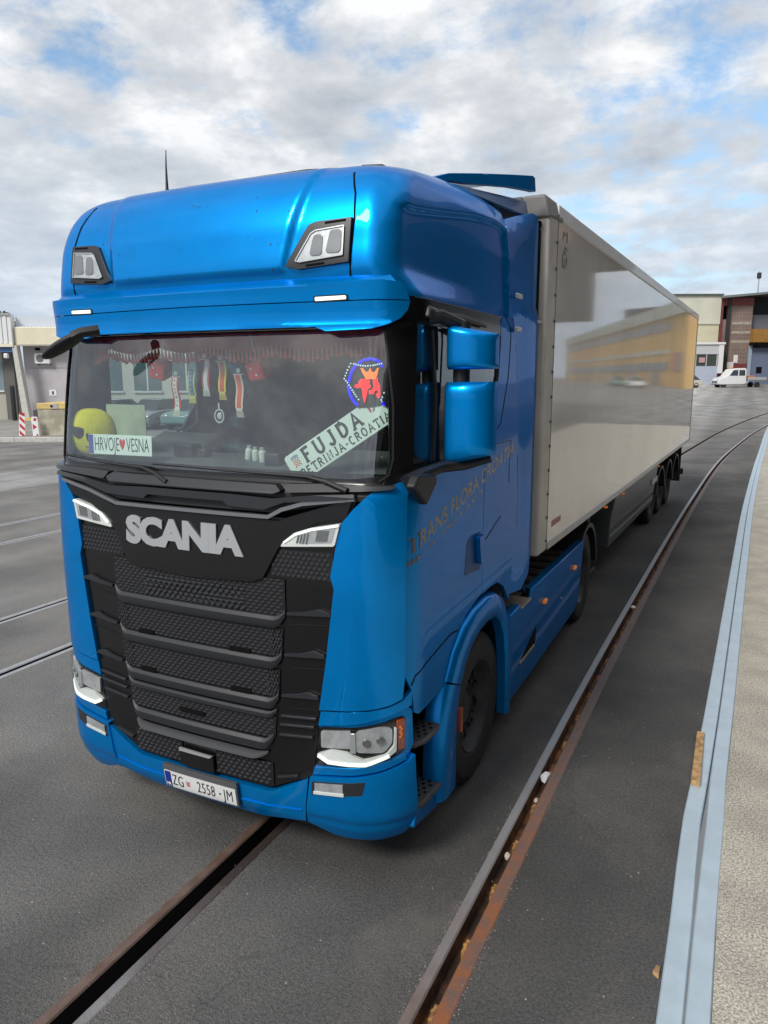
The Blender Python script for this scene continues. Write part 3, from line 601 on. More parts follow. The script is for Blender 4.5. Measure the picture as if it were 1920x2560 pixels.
for i in range(5):
    for j in range(5):
        if (i + j) % 2 == 0: u, v = -.098 + i*.0058, .368 + j*.0068; b_.plate([(u,v),(u+.0056,v),(u+.0056,v+.0066),(u,v+.0066)], P, .001, .0366, 0)
b_.build('plate_shield', RED, lp, smooth=False)
# ---- entrance steps, arch, wheels
def side(s, x0): return lambda u, v, off=0.0: (s*(x0 + off), u, v)
def tread(s, name, poly, z, th):
    t_ = B().prism([(s*x, y) for x, y in poly] if s > 0 else [(s*x, y) for x, y in reversed(poly)], lambda u, v, w_: (u, v, w_), z - th, z).build(name, TREAD, truck, bevel=.008)
    b_ = B(); ym, yM = min(y for _, y in poly), max(y for _, y in poly); xM = max(x for x, _ in poly); r = 0; y = ym + .05
    while y < yM - .03:
        x = 1.02 + (.022 if r % 2 else 0)
        while x < xM - .03:
            ok = x < 1.19 or (ym + .1 < y < yM - .12)
            if ok:
                n = len(b_.v); b_.v += [(s*(x + .011*math.cos(k*PI/3)), y + .014*math.sin(k*PI/3), z + .0015) for k in range(6)]; b_.f.append(tuple(n + k for k in (range(6) if s > 0 else reversed(range(6)))))
            x += .044
        y += .040; r += 1
    b_.build('tread_holes', DEEP, t_, smooth=False)
for s in (1, -1):
    B().prism([(.24,.26),(.70,.26),(.86,.60),(.86,1.35),(.24,1.2)], side(s, 1.02), 0, -.02).build('step_well', mat('step well blue', (0.001,.09,.30), .5, .3), truck)
    B().box((min(s*1.02,s*.7), .24, .28), (max(s*1.02,s*.7), .26, 1.1)).build('step_well', BLACK, truck)
    tread(s, 'step', [(1.0,.30),(1.17,.30),(1.235,.345),(1.25,.40),(1.262,.62),(1.235,.76),(1.18,.80),(1.0,.80)], .405, .035)
    tread(s, 'step', [(1.0,.30),(1.13,.30),(1.21,.34),(1.245,.42),(1.255,.58),(1.22,.72),(1.0,.74)], .765, .030)
    B().prism(smooth_poly([(.27,.30),(.62,.24),(.66,.38),(.30,.38)], .02), side(s, 1.235), 0, -.20).build('step_frame', BLUE, truck, bevel=.006)
    # wheel arch: broad blue lip swept round the opening
    ao = [(.600,.27),(.600,.55),(.625,.80),(.70,.98),(.82,1.13),(.98,1.235),(1.18,1.29),(1.42,1.305),(1.62,1.285),(1.78,1.21),(1.90,1.07),(1.975,.86),(2.01,.60),(2.02,.27)]
    ai = [(.86,.27),(.86,.50),(.875,.74),(.925,.88),(1.01,.99),(1.13,1.075),(1.27,1.12),(1.44,1.135),(1.60,1.12),(1.72,1.05),(1.81,.93),(1.865,.76),(1.89,.55),(1.90,.27)]
    for k0_, k1_, nm in ((0, 4, 'arch_front'), (3, 14, 'arch_rear')):
        b_ = B(); o_, i_ = ao[k0_:k1_], ai[k0_:k1_]
        if nm == 'arch_rear': 
            o_ = [(.706,.99)] + o_[1:]; i_ = [(.93,.888)] + i_[1:]
        n = len(o_); prof = []
        for (p, q_) in zip(o_, i_):
            r_ = [(p, 1.15), (p, 1.238), ((p[0]*.93 + q_[0]*.07, p[1]*.93 + q_[1]*.07), 1.262), ((p[0]*.78 + q_[0]*.22, p[1]*.78 + q_[1]*.22), 1.275), ((p[0]*.22 + q_[0]*.78, p[1]*.22 + q_[1]*.78), 1.280), (q_, 1.262), (q_, 1.12)]
            prof.append([(s*x, yz[0], yz[1]) for yz, x in r_])
        vs = [v_ for r_ in prof for v_ in r_]; m_ = 7; fs = []
        for i in range(n - 1):
            for j in range(m_ - 1): fs.append((i*m_ + j, i*m_ + j + 1, (i+1)*m_ + j + 1, (i+1)*m_ + j))
        fs += [tuple(range(m_)), tuple((n-1)*m_ + j for j in range(m_))]
        b_.add(vs, fs).build('wheel_arch', BLUE, truck, recalc=True, ang=40)
    # dark liner above the tyre
    ln = B(); 
    for i in range(len(ai) - 1):
        (y0, z0), (y1, z1) = ai[i], ai[i+1]; n = len(ln.v)
        ln.v += [(s*1.20, y0, z0), (s*1.20, y1, z1), (s*.70, y1, z1), (s*.70, y0, z0)]; ln.f.append((n, n+1, n+2, n+3))
    ln.build('arch_liner', DEEP, truck, smooth=False)
    B().box((min(s*.70,s*.68), .6, .3), (max(s*.70,s*.68), 2.1, 1.35)).build('arch_liner', DEEP, truck, smooth=False)
    plates('side_marker', [smooth_poly([(.86,.60),(.90,.60),(.90,.76),(.86,.76)], .015)] , AMBER if s > 0 else AMBER, fn=side(s, 1.285), off=.004, thick=.02, bevel=.004)
def wheel(parent, x, y, z0=.51, rad=.51, wid=.30, s=1, nuts=True, dual=False):
    """x is the outer face; s is the side it faces"""
    def fx(r, a, h): return (s*(x - h), y + r*math.cos(a), z0 + r*math.sin(a))
    hb = B()
    if nuts:
        for k in range(10):
            a = k*PI/5; cy_, cz_ = y + .165*math.cos(a), z0 + .165*math.sin(a)
            hb.tube([(s*(x - .10), cy_, cz_), (s*(x - .065), cy_, cz_)], .014, 6)
    hub = hb.lathe([(0,.085),(.07,.085),(.085,.10),(.11,.115),(.115,.17),(0,.17)], 24, fx).build('wheel', RIM, parent, recalc=True)
    if nuts:
        hm = bmesh.new(); hm.from_mesh(hub.data); hub.data.materials.append(DEEP)
        for k in range(10):
            a = (k + .5)*PI/5; cy_, cz_ = y + .222*math.cos(a), z0 + .222*math.sin(a)
            vv_ = [hm.verts.new((s*(x - .088), cy_ + .026*math.cos(q*PI/5), cz_ + .026*math.sin(q*PI/5))) for q in range(10)]
            f_ = hm.faces.new(vv_ if s > 0 else vv_[::-1]); f_.material_index = 1
        hm.to_mesh(hub.data); hm.free()
    tp_ = [(rad*.60,.03),(rad*.64,.012),(rad*.80,.0),(rad*.93,.008),(rad*.985,.03)]
    for k in range(5):
        h0 = .045 + k*(wid - .09)/4
        tp_ += [(rad,h0 - .012),(rad,h0 + .012)] if k in (0,) else [(rad*.975,h0 - .026),(rad*.975,h0 - .018),(rad,h0 - .014),(rad,h0 + .012)]
    tp_ += [(rad*.985,wid - .03),(rad*.93,wid - .008),(rad*.80,wid),(rad*.60,wid - .03)]
    B().lathe(tp_, 56, fx).build('tyre', RUB, hub, recalc=True, ang=28)
    B().lathe([(rad*.61,.028),(rad*.60,.018),(rad*.575,.03),(rad*.56,.06),(rad*.45,.12),(rad*.30,.11),(rad*.25,.09),(rad*.20,.12),(rad*.1,.12)], 48, fx).build('rim', RIM, hub, recalc=True)
    return hub
for s in (1, -1):
    wheel(truck, 1.205, 1.44, s=s); wheel(truck, 1.20, 5.15, s=s); wheel(truck, .86, 5.15, s=s, nuts=False)
    # ---- side skirt with step notches and lamps
    sk = [(2.03,.28),(2.03,.985),(2.30,.997),(2.34,.955),(2.62,.965),(2.66,1.03),(4.86,.995),(4.66,.36),(4.45,.30)]
    S_ = B().plate(sk, side(s, 1.245), .02, 0, 0).build('side_skirt', BLUE, truck, bevel=.006)
    B().prism(sk, side(s, 1.225), 0, -.03).build('skirt_lining', DEEP, truck, smooth=False)
    for a, c_ in ((2.04, 2.30), (2.66, 4.85)):
        B().hexa([(s*1.17, a, .955 + (a > 2.5)*.03), (s*1.252, a, .965 + (a > 2.5)*.035), (s*1.252, c_, .975), (s*1.17, c_, .965), (s*1.17, a, .985 + (a > 2.5)*.045), (s*1.252, a, .988 + (a > 2.5)*.045), (s*1.252, c_, 1.0), (s*1.17, c_, 1.0)]).build('skirt_rail', BLUE, S_, bevel=.01, recalc=True)
    B().box((min(s*1.255,s*1.03), 2.33, .950), (max(s*1.255,s*1.03), 2.62, .966)).build('deck_step', TAN, S_, bevel=.004)
    B().prism([(2.33,.50),(2.33,.48),(2.82,.48),(2.84,.66)], side(s, 1.247), .001, -.01).build('step_hole', DEEP, S_, smooth=False)
    B().box((min(s*1.252,s*1.12), 2.34, .485), (max(s*1.252,s*1.12), 2.80, .515)).build('hole_step', TAN, S_, bevel=.006)
    for yy in (3.08, 4.34):
        B().prism(smooth_poly([(yy-.045,.79),(yy+.045,.79),(yy+.045,.825),(yy-.045,.825)], .015), side(s, 1.246), .028, 0).build('side_marker', AMBERL, S_, bevel=.006)
    B().prism([(2.9,.52),(4.55,.62),(4.55,.626),(2.9,.526)], side(s, 1.246), .002, 0).build('skirt_crease', BLUE, S_, smooth=False)
    # ---- side fairing behind the cab
    def fair(u, v, off=0.0):
        sy = seam_y(v); f_ = max(0, min(1, (u - sy)/(2.52 - sy))); x0 = rear_w(v) if v > 3.125 else lv(v)[2]; x1 = 1.235 + .015*(v < 3.2)
        x = x0 + (x1 - x0)*sstep(0, 1, f_)**.8 if f_ > 0 else x0
        return (s*(x + off), u, v)
    fz = [1.16,1.3,1.65,1.84,2.2,2.5,2.75,3.05,3.24,3.4,3.53,3.70]
    fp = [(seam_y(z) + .008, z) for z in fz] + [(1.88,3.76),(2.15,3.83),(2.40,3.89),(2.48,3.885),(2.53,3.82),(2.535,3.0),(2.535,1.35),(2.50,1.20),(2.30,1.12)]
    B().plate(fp, fair, .03, 0, .06).build('side_fairing', BLUE, truck, bevel=.008, ang=50)
    B().plate([(2.52,1.2),(2.60,1.25),(2.60,3.80),(2.52,3.84)], lambda u, v, off=0: (s*(1.235 + off), u, v), .02, 0, 0).build('rubber_edge', DEEP, truck)
    for zz_ in (3.26, 3.04):
        B().box((min(s*1.24,s*1.262), 1.93, zz_), (max(s*1.24,s*1.262), 2.06, zz_ + .035)).build('fairing_hinge', SILV, truck, bevel=.008)
    B().box((min(s*1.25,s*1.27), 2.50, 3.13), (max(s*1.25,s*1.27), 2.60, 3.15)).build('fairing_catch', SILV, truck, bevel=.004)
    # ---- roof deflector side blade
    bl = [(1.28,3.915),(1.45,3.975),(1.75,4.03),(2.10,4.09),(2.36,4.133),(2.40,4.125),(2.43,4.04),(2.10,4.01),(1.62,3.945)]
    def bf(u, v, off=0.0):
        f_ = max(0, min(1, (u - 1.28)/1.1)); return (s*(.86 + .37*f_**.8 + off), u, v)
    B().plate(bl, bf, .05, 0, .08).build('deflector_blade', BLUE, truck, bevel=.012)
    # ---- mirrors
    def mshell(x0, x1, zl0, zl1, zh0, zh1):
        b_ = B(); nx, nz = 14, 14; vs = []
        for i in range(nx + 1):
            for j in range(nz + 1):
                u, v = i/nx, j/nz; uu, vv = abs(2*u - 1)**12, abs(2*v - 1)**12; x = x0 + (x1 - x0)*u
                z = (zl0 + (zl1 - zl0)*u) + ((zh0 + (zh1 - zh0)*u) - (zl0 + (zl1 - zl0)*u))*v
                y = .56 + .030*uu + .025*vv + .16*max(0, u - .35)**2
                vs.append((s*x, y, z))
        m_ = nz + 1; fs = [(i*m_ + j, (i+1)*m_ + j, (i+1)*m_ + j + 1, i*m_ + j + 1) for i in range(nx) for j in range(nz)]
        o_ = len(vs); ring = [i*m_ for i in range(nx + 1)] + [nx*m_ + j for j in range(1, m_)] + [i*m_ + nz for i in range(nx - 1, -1, -1)] + [j for j in range(nz - 1, 0, -1)]
        for r_ in ring: vs.append((vs[r_][0], .73, vs[r_][2]))
        k_ = len(ring)
        for i in range(k_): fs.append((ring[i], o_ + i, o_ + (i+1) % k_, ring[(i+1) % k_]))
        b_.add(vs, fs); return b_, [vs[o_ + i] for i in range(k_)]
    mb = B().tube([(s*1.33,.66,2.30),(s*1.33,.66,3.02)], .045, 12).build('mirror_stand', BLACK, truck)
    for args in ((1.272,1.512,2.777,2.780,3.005,2.960), (1.262,1.510,2.278,2.330,2.712,2.714)):
        sh, ring = mshell(*args); sh.build('mirror_shell', BLUE, mb, recalc=True, ang=60)
        g_ = B(); g_.add([(p[0]*.998 , .722, p[2]) for p in ring], [tuple(range(len(ring)))]); g_.build('mirror_glass', mat('mirror', (.5,.52,.54), .04, 1.0), mb, smooth=False)
    B().tube([(s*1.20,.47,3.035),(s*1.25,.54,3.045),(s*1.33,.66,3.0)], [.04,.038,.035], 10).build('mirror_arm', BLACK, mb)
    if s > 0: B().tube([(s*1.215,.22,2.215),(s*1.24,.32,2.25),(s*1.27,.52,2.27),(s*1.36,.66,2.275),(s*1.49,.70,2.31)], [.05,.035,.03,.03,.02], 10).build('mirror_arm', BLACK, mb)
    if s > 0: B().prism(smooth_poly([(.14,2.215),(.30,2.10),(.44,2.20),(.42,2.25),(.20,2.27)], .02), side(s, 1.235), .055, 0).build('mirror_base', BLACK, mb, bevel=.015)
    B().tube([(s*1.235,.55,3.045),(s*1.245,.9,3.06),(s*1.245,1.3,3.04)], [.028,.022,.012], 8).build('rain_deflector', BLACK, truck)
    B().hexa([(s*1.19,.42,3.03),(s*1.25,.42,3.03),(s*1.25,.62,3.03),(s*1.19,.62,3.03),(s*1.19,.44,3.10),(s*1.245,.44,3.09),(s*1.245,.60,3.08),(s*1.19,.60,3.09)]).build('camera_pod', GREY, truck, bevel=.015, recalc=True)
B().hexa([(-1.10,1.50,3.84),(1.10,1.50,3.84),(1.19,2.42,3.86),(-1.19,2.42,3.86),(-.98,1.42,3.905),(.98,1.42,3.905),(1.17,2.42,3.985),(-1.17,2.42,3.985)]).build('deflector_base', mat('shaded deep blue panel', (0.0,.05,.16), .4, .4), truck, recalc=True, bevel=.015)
# ---- roof deflector main blade, roof fittings, antenna
B().plate([(-.86,0),(.86,0),(1.2,1),(-1.2,1)], lambda u, v, off=0.0: (u, 1.28 + 1.08*v, 3.915 + .215*v + .02*math.sin(PI*v) + off), .03, 0, .1).build('roof_deflector', BLUE, truck, bevel=.01)
B().prism([(-.42,.62),(.42,.62),(.46,.70),(-.46,.70)], lambda u, v, w_: (u, v, 3.845 + .018*(v > .65) + w_), 0, .02).build('roof_hatch_edge', BLACK, truck, bevel=.006)
B().tube([(-.28,.78,3.885),(.30,.74,3.885),(.44,.70,3.862)], [.014,.016,.01], 8).build('roof_rail', BLACK, truck)
B().hexa([(.68,.72,3.85),(.86,.70,3.83),(.86,.86,3.85),(.68,.86,3.87),(.70,.74,3.885),(.84,.72,3.868),(.84,.84,3.872),(.70,.84,3.89)]).build('beacon_base', BLACK, truck, bevel=.01, recalc=True)
B().hexa([(-.84,.70,3.80),(-.74,.70,3.82),(-.74,.84,3.85),(-.84,.84,3.84),(-.83,.72,3.835),(-.76,.72,3.84),(-.76,.82,3.865),(-.83,.82,3.862)]).build('beacon_base', BLACK, truck, bevel=.01, recalc=True)
an = B().prism(smooth_poly([(-.72,.66),(-.56,.66),(-.56,.74),(-.72,.74)], .03), lambda u, v, w_: (u, v, w_), 3.80, 3.856).build('antenna', BLACK, truck, bevel=.01)
B().tube([(-.64,.70,3.85),(-.638,.70,3.90),(-.637,.70,4.02),(-.632,.70,4.115)], [.016,.009,.005,.0025], 8).build('antenna_rod', BLACK, an)
# ---- front view mirror over the passenger corner
fm = B(); L_ = Vector((-.28, -.05, -.135)); c0 = Vector((-.735,-.10,2.912)); ax = L_.normalized(); nz_ = Vector((-.25,.30,.9)); nz_ = (nz_ - ax*nz_.dot(ax)).normalized(); by = ax.cross(nz_)
vs = []; n1, n2 = 14, 20
for i in range(n1 + 1):
    th = PI*i/n1
    for j in range(n2):
        a = 2*PI*j/n2; r_ = math.sin(th)**.7; h_ = math.sin(a)*r_; vs.append(tuple(c0 + ax*(-math.cos(th)*.150) + by*(math.cos(a)*r_*.045) + nz_*(h_*(.040 if h_ > 0 else .016))))
fs = [(i*n2 + j, i*n2 + (j+1) % n2, (i+1)*n2 + (j+1) % n2, (i+1)*n2 + j) for i in range(n1) for j in range(n2)]
fmo = fm.add(vs, fs).build('front_mirror', BLACK, truck, recalc=True, ang=60)
B().tube([(-.56,.0,3.0),(-.62,-.07,2.985),(-.66,-.10,2.96)], [.03,.028,.03], 8).build('mirror_arm', BLACK, fmo)
# ---- chassis, deck, rear of cab
ch = B()
for s in (1, -1): ch.box((s*.42 - .04, .5, .72), (s*.42 + .04, 6.2, .98))
for yy in (2.5, 3.3, 4.2, 5.9): ch.box((-.38, yy, .75), (.38, yy + .1, .93))
ch.box((-1.0, 5.05, .44), (1.0, 5.25, .60)); ch.box((-1.0, 1.36, .44), (1.0, 1.52, .58))
chassis = ch.build('chassis', CHAS, truck, bevel=.006)
B().box((-1.05, 2.15, .40), (1.05, 4.35, .72)).build('fuel_tank', CHAS, truck, bevel=.05, seg=3)
dk = B()
for k in range(9): dk.box((-1.15, 2.10 + k*.27, .93), (1.15, 2.24 + k*.27, .955))
dk.build('catwalk', mat('worn tread plate', (.16,.14,.12), .55, .4, var=.3), truck, bevel=.004)
for k, (xx, cc) in enumerate(((.95,(.35,.03,.03)),(.85,(.03,.08,.30)),(.75,(.02,.02,.02)))):
    B().tube([(xx, 2.15, 1.5), (xx, 2.35, 1.05), (xx - .1, 2.9, 1.02), (xx - .2, 3.3, 1.25)], .02, 8).build('air_hose', mat('hose %d' % k, cc, .4), truck)
B().lathe([(0,.0),(.42,.0),(.46,-.04),(.46,-.08),(0,-.08)], 32, lambda r, a, h: (r*math.cos(a), 4.9 + r*math.sin(a), 1.18 + h)).build('fifth_wheel', CHAS, truck)
for s in (1, -1):
    b_ = B()
    n = 16
    for i in range(n + 1):
        a = PI*.02 + PI*.96*i/n; r_ = .60; y, z = 5.15 - r_*math.cos(a), .52 + r_*math.sin(a); b_.v += [(s*1.24, y, z), (s*1.24, y*.0 + 5.15 - (r_-.05)*math.cos(a), .52 + (r_-.05)*math.sin(a)), (s*.55, y, z)]
    for i in range(n): o_ = i*3; b_.f += [(o_, o_+3, o_+4, o_+1), (o_, o_+2, o_+5, o_+3)]
    b_.build('rear_mudguard', BLACK, truck, recalc=True)
B().box((-1.18, 1.98, 1.0), (1.18, 2.02, 3.75)).build('cab_rear_wall', INT, truck)
B().prism([(-1.16,.30),(1.16,.30),(1.16,1.98),(-1.16,1.98)], lambda u, v, w_: (u, v, w_), 1.30, 1.34).build('cab_floor', INT, truck)
B().box((-1.15, .35, 3.10), (1.15, 1.98, 3.13)).build('headlining', mat('pale lining', (.22,.22,.20), .9), truck)
for s in (1, -1): B().prism([(.5,1.3),(1.98,1.3),(1.98,3.1),(1.55,3.1),(1.5,2.4),(1.2,2.25),(.5,2.22)], side(s, 1.18), 0, -.02).build('door_lining', INT, truck)
for s in (-1,): B().hexa([(s*1.13,.30,2.2),(s*1.185,.30,2.2),(s*1.185,.62,2.2),(s*1.13,.60,2.2),(s*1.12,.34,3.1),(s*1.18,.34,3.1),(s*1.18,.62,3.1),(s*1.12,.60,3.1)]).build('inner_pillar', mat('grey pillar trim', (.10,.115,.115), .7), truck, recalc=True)
# dashboard
da = B(); sec = [(.20,2.235),(.34,2.265),(.62,2.275),(.80,2.245),(.90,2.12),(.92,1.90),(.80,1.55),(.20,1.5)]
dd = B()
for k_, u in enumerate([-1.13 + 2.26*i/24 for i in range(25)]):
    hump = .055*sstep(.25, .45, u)*sstep(1.1, .95, u); bow = .05*u*u + (.10*sstep(.9, 1.13, abs(u)))
    for (y, z) in sec: dd.v.append((u, y + (bow if y < .4 else 0), z + (hump if .4 < y < .9 else 0)))
m_ = len(sec)
for i in range(24):
    for j in range(m_): j2 = (j+1) % m_; dd.f.append((i*m_ + j, i*m_ + j2, (i+1)*m_ + j2, (i+1)*m_ + j))
dash = dd.build('dashboard', DASH, truck, recalc=True)
B().box((-.40,.36,2.27), (-.26,.46,2.345)).build('cup_holder', BLACK, dash, bevel=.01)
B().box((-.28,.40,2.265), (-.19,.47,2.32)).build('card_slot', GREY, dash, bevel=.01)
B().hexa([(-.98,.55,2.27),(-.36,.55,2.27),(-.36,.88,2.27),(-.98,.88,2.27),(-.90,.60,2.30),(-.42,.60,2.30),(-.42,.86,2.38),(-.90,.86,2.38)]).build('dash_tray', DASH, dash, recalc=True, bevel=.02)
sw = B(); n = 36; cc = Vector((.60,1.00,2.40)); tx_ = Vector((1,0,0)); tv_ = Vector((0,.45,.89))
sw.tube([cc + (tx_*math.cos(2*PI*i/n) + tv_*math.sin(2*PI*i/n))*.22 for i in range(n + 1)], .018, 8)
for a in (0, PI, -PI/2): sw.tube([cc, cc + (tx_*math.cos(a) + tv_*math.sin(a))*.22], .02, 6)
sw.build('steering_wheel', BLACK, truck)
for sx_ in (.60, -.62):
    st = B().box((sx_ - .27, 1.10, 1.75), (sx_ + .27, 1.62, 1.95)).build('seat', SEAT, truck, bevel=.05, seg=3)
    B().hexa([(sx_-.26,1.50,1.92),(sx_+.26,1.50,1.92),(sx_+.26,1.66,1.92),(sx_-.26,1.66,1.92),(sx_-.23,1.66,2.62),(sx_+.23,1.66,2.62),(sx_+.23,1.78,2.62),(sx_-.23,1.78,2.62)]).build('backrest', SEAT, st, bevel=.05, seg=3)
    B().hexa([(sx_-.13,1.67,2.64),(sx_+.13,1.67,2.64),(sx_+.13,1.77,2.64),(sx_-.13,1.77,2.64),(sx_-.11,1.69,2.82),(sx_+.11,1.69,2.82),(sx_+.11,1.77,2.82),(sx_-.11,1.77,2.82)]).build('headrest', SEAT, st, bevel=.04, seg=3)
B().box((-1.1, 1.80, 2.35), (1.1, 1.97, 2.42)).build('bunk', mat('bunk blanket', (.05,.09,.16), .9), truck)
# ================================================================== TRAILER
TA = R(1.835)
trailer = empty('semi_trailer', (0.0, 2.656, 0), -TA, 'long glossy white refrigerated box trailer behind the blue tractor unit', 'trailer')
HWT, ZB, ZT, LT = 1.28, 1.31, 4.052, 12.1
def tp_(name, b_, m, parent=trailer, **k): return b_.build(name, m, parent, **k)
for s in (1, -1):
    pn = tp_('side_wall', B().box((min(s*HWT, s*(HWT-.06)), .30, ZB + .05), (max(s*HWT, s*(HWT-.06)), LT - .06, ZT - .11)), TRW)
    def ts(u, v, w_, s=s): return (s*(HWT + w_), u, v)
    tp_('wall_profile', B().box((min(s*(HWT+.012), s*(HWT-.1)), .0, ZB + .0), (max(s*(HWT+.012), s*(HWT-.1)), .26, ZT - .13)), TRP, bevel=.02, seg=3)
    tp_('profile_strip', B().box((min(s*(HWT+.004), s*(HWT-.05)), .2605, ZB + .02), (max(s*(HWT+.004), s*(HWT-.05)), .30, ZT - .13)), mat('dull joint', (.20,.195,.185), .5))
    b_ = B()
    for k in range(14):
        z = ZB + .09 + k*.196; b_.lathe([(0,.018),(.009,.016),(.013,.010),(.013,.0)], 8, lambda r, a, h, z=z: (s*(HWT + .012 + h - .004), .225 + r*math.cos(a), z + r*math.sin(a)))
    tp_('rivets', b_, mat('rivet grey', (.10,.10,.10), .5), pn)
    # upper rail, lower rail
    tp_('top_rail', B().prism([(0,0),(.014,.0),(.014,.105),(-.03,.125),(-.10,.125),(-.10,.0)], lambda u, v, w_, s=s: (s*(HWT + u), w_, ZT - .125 + v), .26, LT), WHITE, recalc=True, bevel=.006)
    tp_('bottom_rail', B().prism([(0,0),(.010,.0),(.010,.055),(-.04,.06),(-.10,.06),(-.10,.0)], lambda u, v, w_, s=s: (s*(HWT + u), w_, ZB - .005 + v), .31, LT), mat('satin aluminium rail', (.42,.42,.42), .35, .5), recalc=True, bevel=.004)
    tp_('corner_cap', B().hexa([(s*(HWT-.20),-.02,ZT-.16),(s*(HWT+.022),-.02,ZT-.16),(s*(HWT+.022),.40,ZT-.13),(s*(HWT-.20),.40,ZT-.13),(s*(HWT-.20),-.015,ZT+.012),(s*(HWT-.02),-.015,ZT+.012),(s*(HWT-.01),.40,ZT+.006),(s*(HWT-.20),.40,ZT+.006)]), TRG, recalc=True, bevel=.022, seg=3)
    ml = tp_('marker_lamp', B().prism(smooth_poly([(-.075,-.028),(.075,-.028),(.075,.028),(-.075,.028)], .024), lambda u, v, w_: (s*(HWT - .115) + u, -.012 - w_, ZT - .205 + v), 0, .02), DEEP, recalc=True, bevel=.004)
    for q_ in (-.028, .028): tp_('lamp_lens', B().lathe([(0,.030),(.014,.028),(.020,.02)], 12, lambda r, a, h, q_=q_: (s*(HWT - .115) + q_ + r*math.cos(a), -.012 - h, ZT - .205 + r*math.sin(a))), DRL, ml)
    tp_('rear_post', B().box((min(s*(HWT+.006), s*(HWT-.08)), LT - .08, ZB), (max(s*(HWT+.006), s*(HWT-.08)), LT + .02, ZT - .03)), TRP, bevel=.008)
    for yy in (2.86, 3.95, 7.2):
        tp_('side_marker', B().box((min(s*(HWT-.03), s*(HWT+.012)), yy - .03, ZB - .060), (max(s*(HWT-.03), s*(HWT+.006)), yy + .03, ZB - .038)), AMBERL, bevel=.006)
    # closed side box between the landing legs and the axles
    xb = 1.17
    sb = tp_('side_box', B().hexa([(s*.55,4.00,.50),(s*(xb-.08),4.05,.50),(s*(xb-.08),8.05,.50),(s*.55,8.05,.50),(s*.55,4.00,ZB-.03),(s*xb,4.05,ZB-.03),(s*xb,8.05,ZB-.03),(s*.55,8.05,ZB-.03)]), BOXG, recalc=True, bevel=.02)
    for z_ in (.86, .93): tp_('box_crease', B().hexa([(s*(xb-.09),4.15,z_),(s*(xb+.0-.05),4.15,z_),(s*(xb-.05),7.3,z_+.01),(s*(xb-.09),7.3,z_+.01),(s*(xb-.09),4.15,z_+.012),(s*(xb-.046),4.15,z_+.012),(s*(xb-.046),7.3,z_+.022),(s*(xb-.09),7.3,z_+.022)]), BOXG, sb, recalc=True)
    lg = tp_('landing_leg', B().box((min(s*.98, s*.84), 3.30, .38), (max(s*.98, s*.84), 3.44, ZB - .05)), CHAS, bevel=.01)
    tp_('foot', B().box((min(s*1.05, s*.77), 3.22, .33), (max(s*1.05, s*.77), 3.52, .38)), CHAS, lg, bevel=.01)
    for yy in (8.75, 9.95, 11.15):
        wheel(trailer, 1.00, yy, z0=.51, rad=.51, wid=.34, s=s)
        b_ = B(); n = 12
        for i in range(n + 1):
            a = PI*.06 + PI*.88*i/n; b_.v += [(s*1.14, yy - .58*math.cos(a), .52 + .58*math.sin(a)), (s*.74, yy - .58*math.cos(a), .52 + .58*math.sin(a)), (s*1.14, yy - .55*math.cos(a), .50 + .55*math.sin(a))]
        for i in range(n): o_ = i*3; b_.f += [(o_, o_+1, o_+4, o_+3), (o_, o_+3, o_+5, o_+2)]
        tp_('mudguard', b_, BLACK, recalc=True)
    tp_('mud_flap', B().box((min(s*1.16, s*.74), 11.80, .42), (max(s*1.16, s*.74), 11.82, ZB - .1)), RUB)
    tp_('side_guard', B().box((min(s*1.16, s*1.13), 7.45, .90), (max(s*1.16, s*1.13), 8.05, 1.0)), STEEL, bevel=.005)
tp_('box_core', B().box((-HWT + .065, .06, ZB + .01), (HWT - .065, LT - .02, ZT - .02)), TRP)
tp_('front_wall', B().box((-HWT + .10, .0, ZB + .02), (HWT - .10, .055, ZT - .03)), TRP)
tp_('front_top_rail', B().box((-HWT + .20, -.012, ZT - .075), (HWT - .20, .06, ZT + .008)), mat('dull green grey rail', (.12,.13,.13), .5), bevel=.006)
fg = tp_('fridge_unit', B().box((-.85, -.36, 2.55), (.85, -.005, 3.75)), WHITE, bevel=.04, seg=3)
tp_('roof_skin', B().box((-HWT + .10, .40, ZT - .02), (HWT - .10, LT, ZT - .004)), WHITE)
# faint printed marks near the top front corner and the small red sticker low down
b_ = B()
def tsd(u, v, w_): return (HWT + .0005 + w_, u, v)
for k, (u, v, a, h) in enumerate(((.44,3.845,.10,.022),(.44,3.80,.035,.05),(.47,3.70,.09,.03),(.44,3.62,.03,.075),(.50,3.60,.03,.07),(.44,3.60,.12,.022),(.56,3.80,.03,.08),(.50,3.74,.09,.018),(.57,3.63,.03,.06))):
    b_.prism([(u, v), (u + a, v), (u + a, v + h), (u, v + h)], tsd, .0006*(k % 3), .0012 + .0004*k)
tp_('printed_mark', b_, mat('faded grey print', (.19,.175,.165), .4), smooth=False)
b_ = B()
for k in range(7): b_.prism([(.44 + k*.045, 1.475 + k*.001), (.474 + k*.045, 1.475 + k*.001), (.474 + k*.045, 1.53), (.44 + k*.045, 1.53)], tsd, 0, .001)
tp_('red_sticker', b_, mat('faded red print', (.45,.10,.11), .4), smooth=False)
fr_ = B()
for s in (1, -1): fr_.box((s*.48 - .06, 1.3, .95), (s*.48 + .06, LT - .1, ZB - .02))
for yy in (8.75, 9.95, 11.15): fr_.box((-.85, yy - .07, .44), (.85, yy + .07, .58))
for k in range(18): fr_.box((-1.15, 1.4 + k*.58, ZB - .10), (1.15, 1.46 + k*.58, ZB - .02))
tp_('chassis', fr_, CHAS)
tp_('rear_bumper', B().box((-1.2, LT - .12, .55), (1.2, LT - .02, .68)), CHAS, bevel=.01)
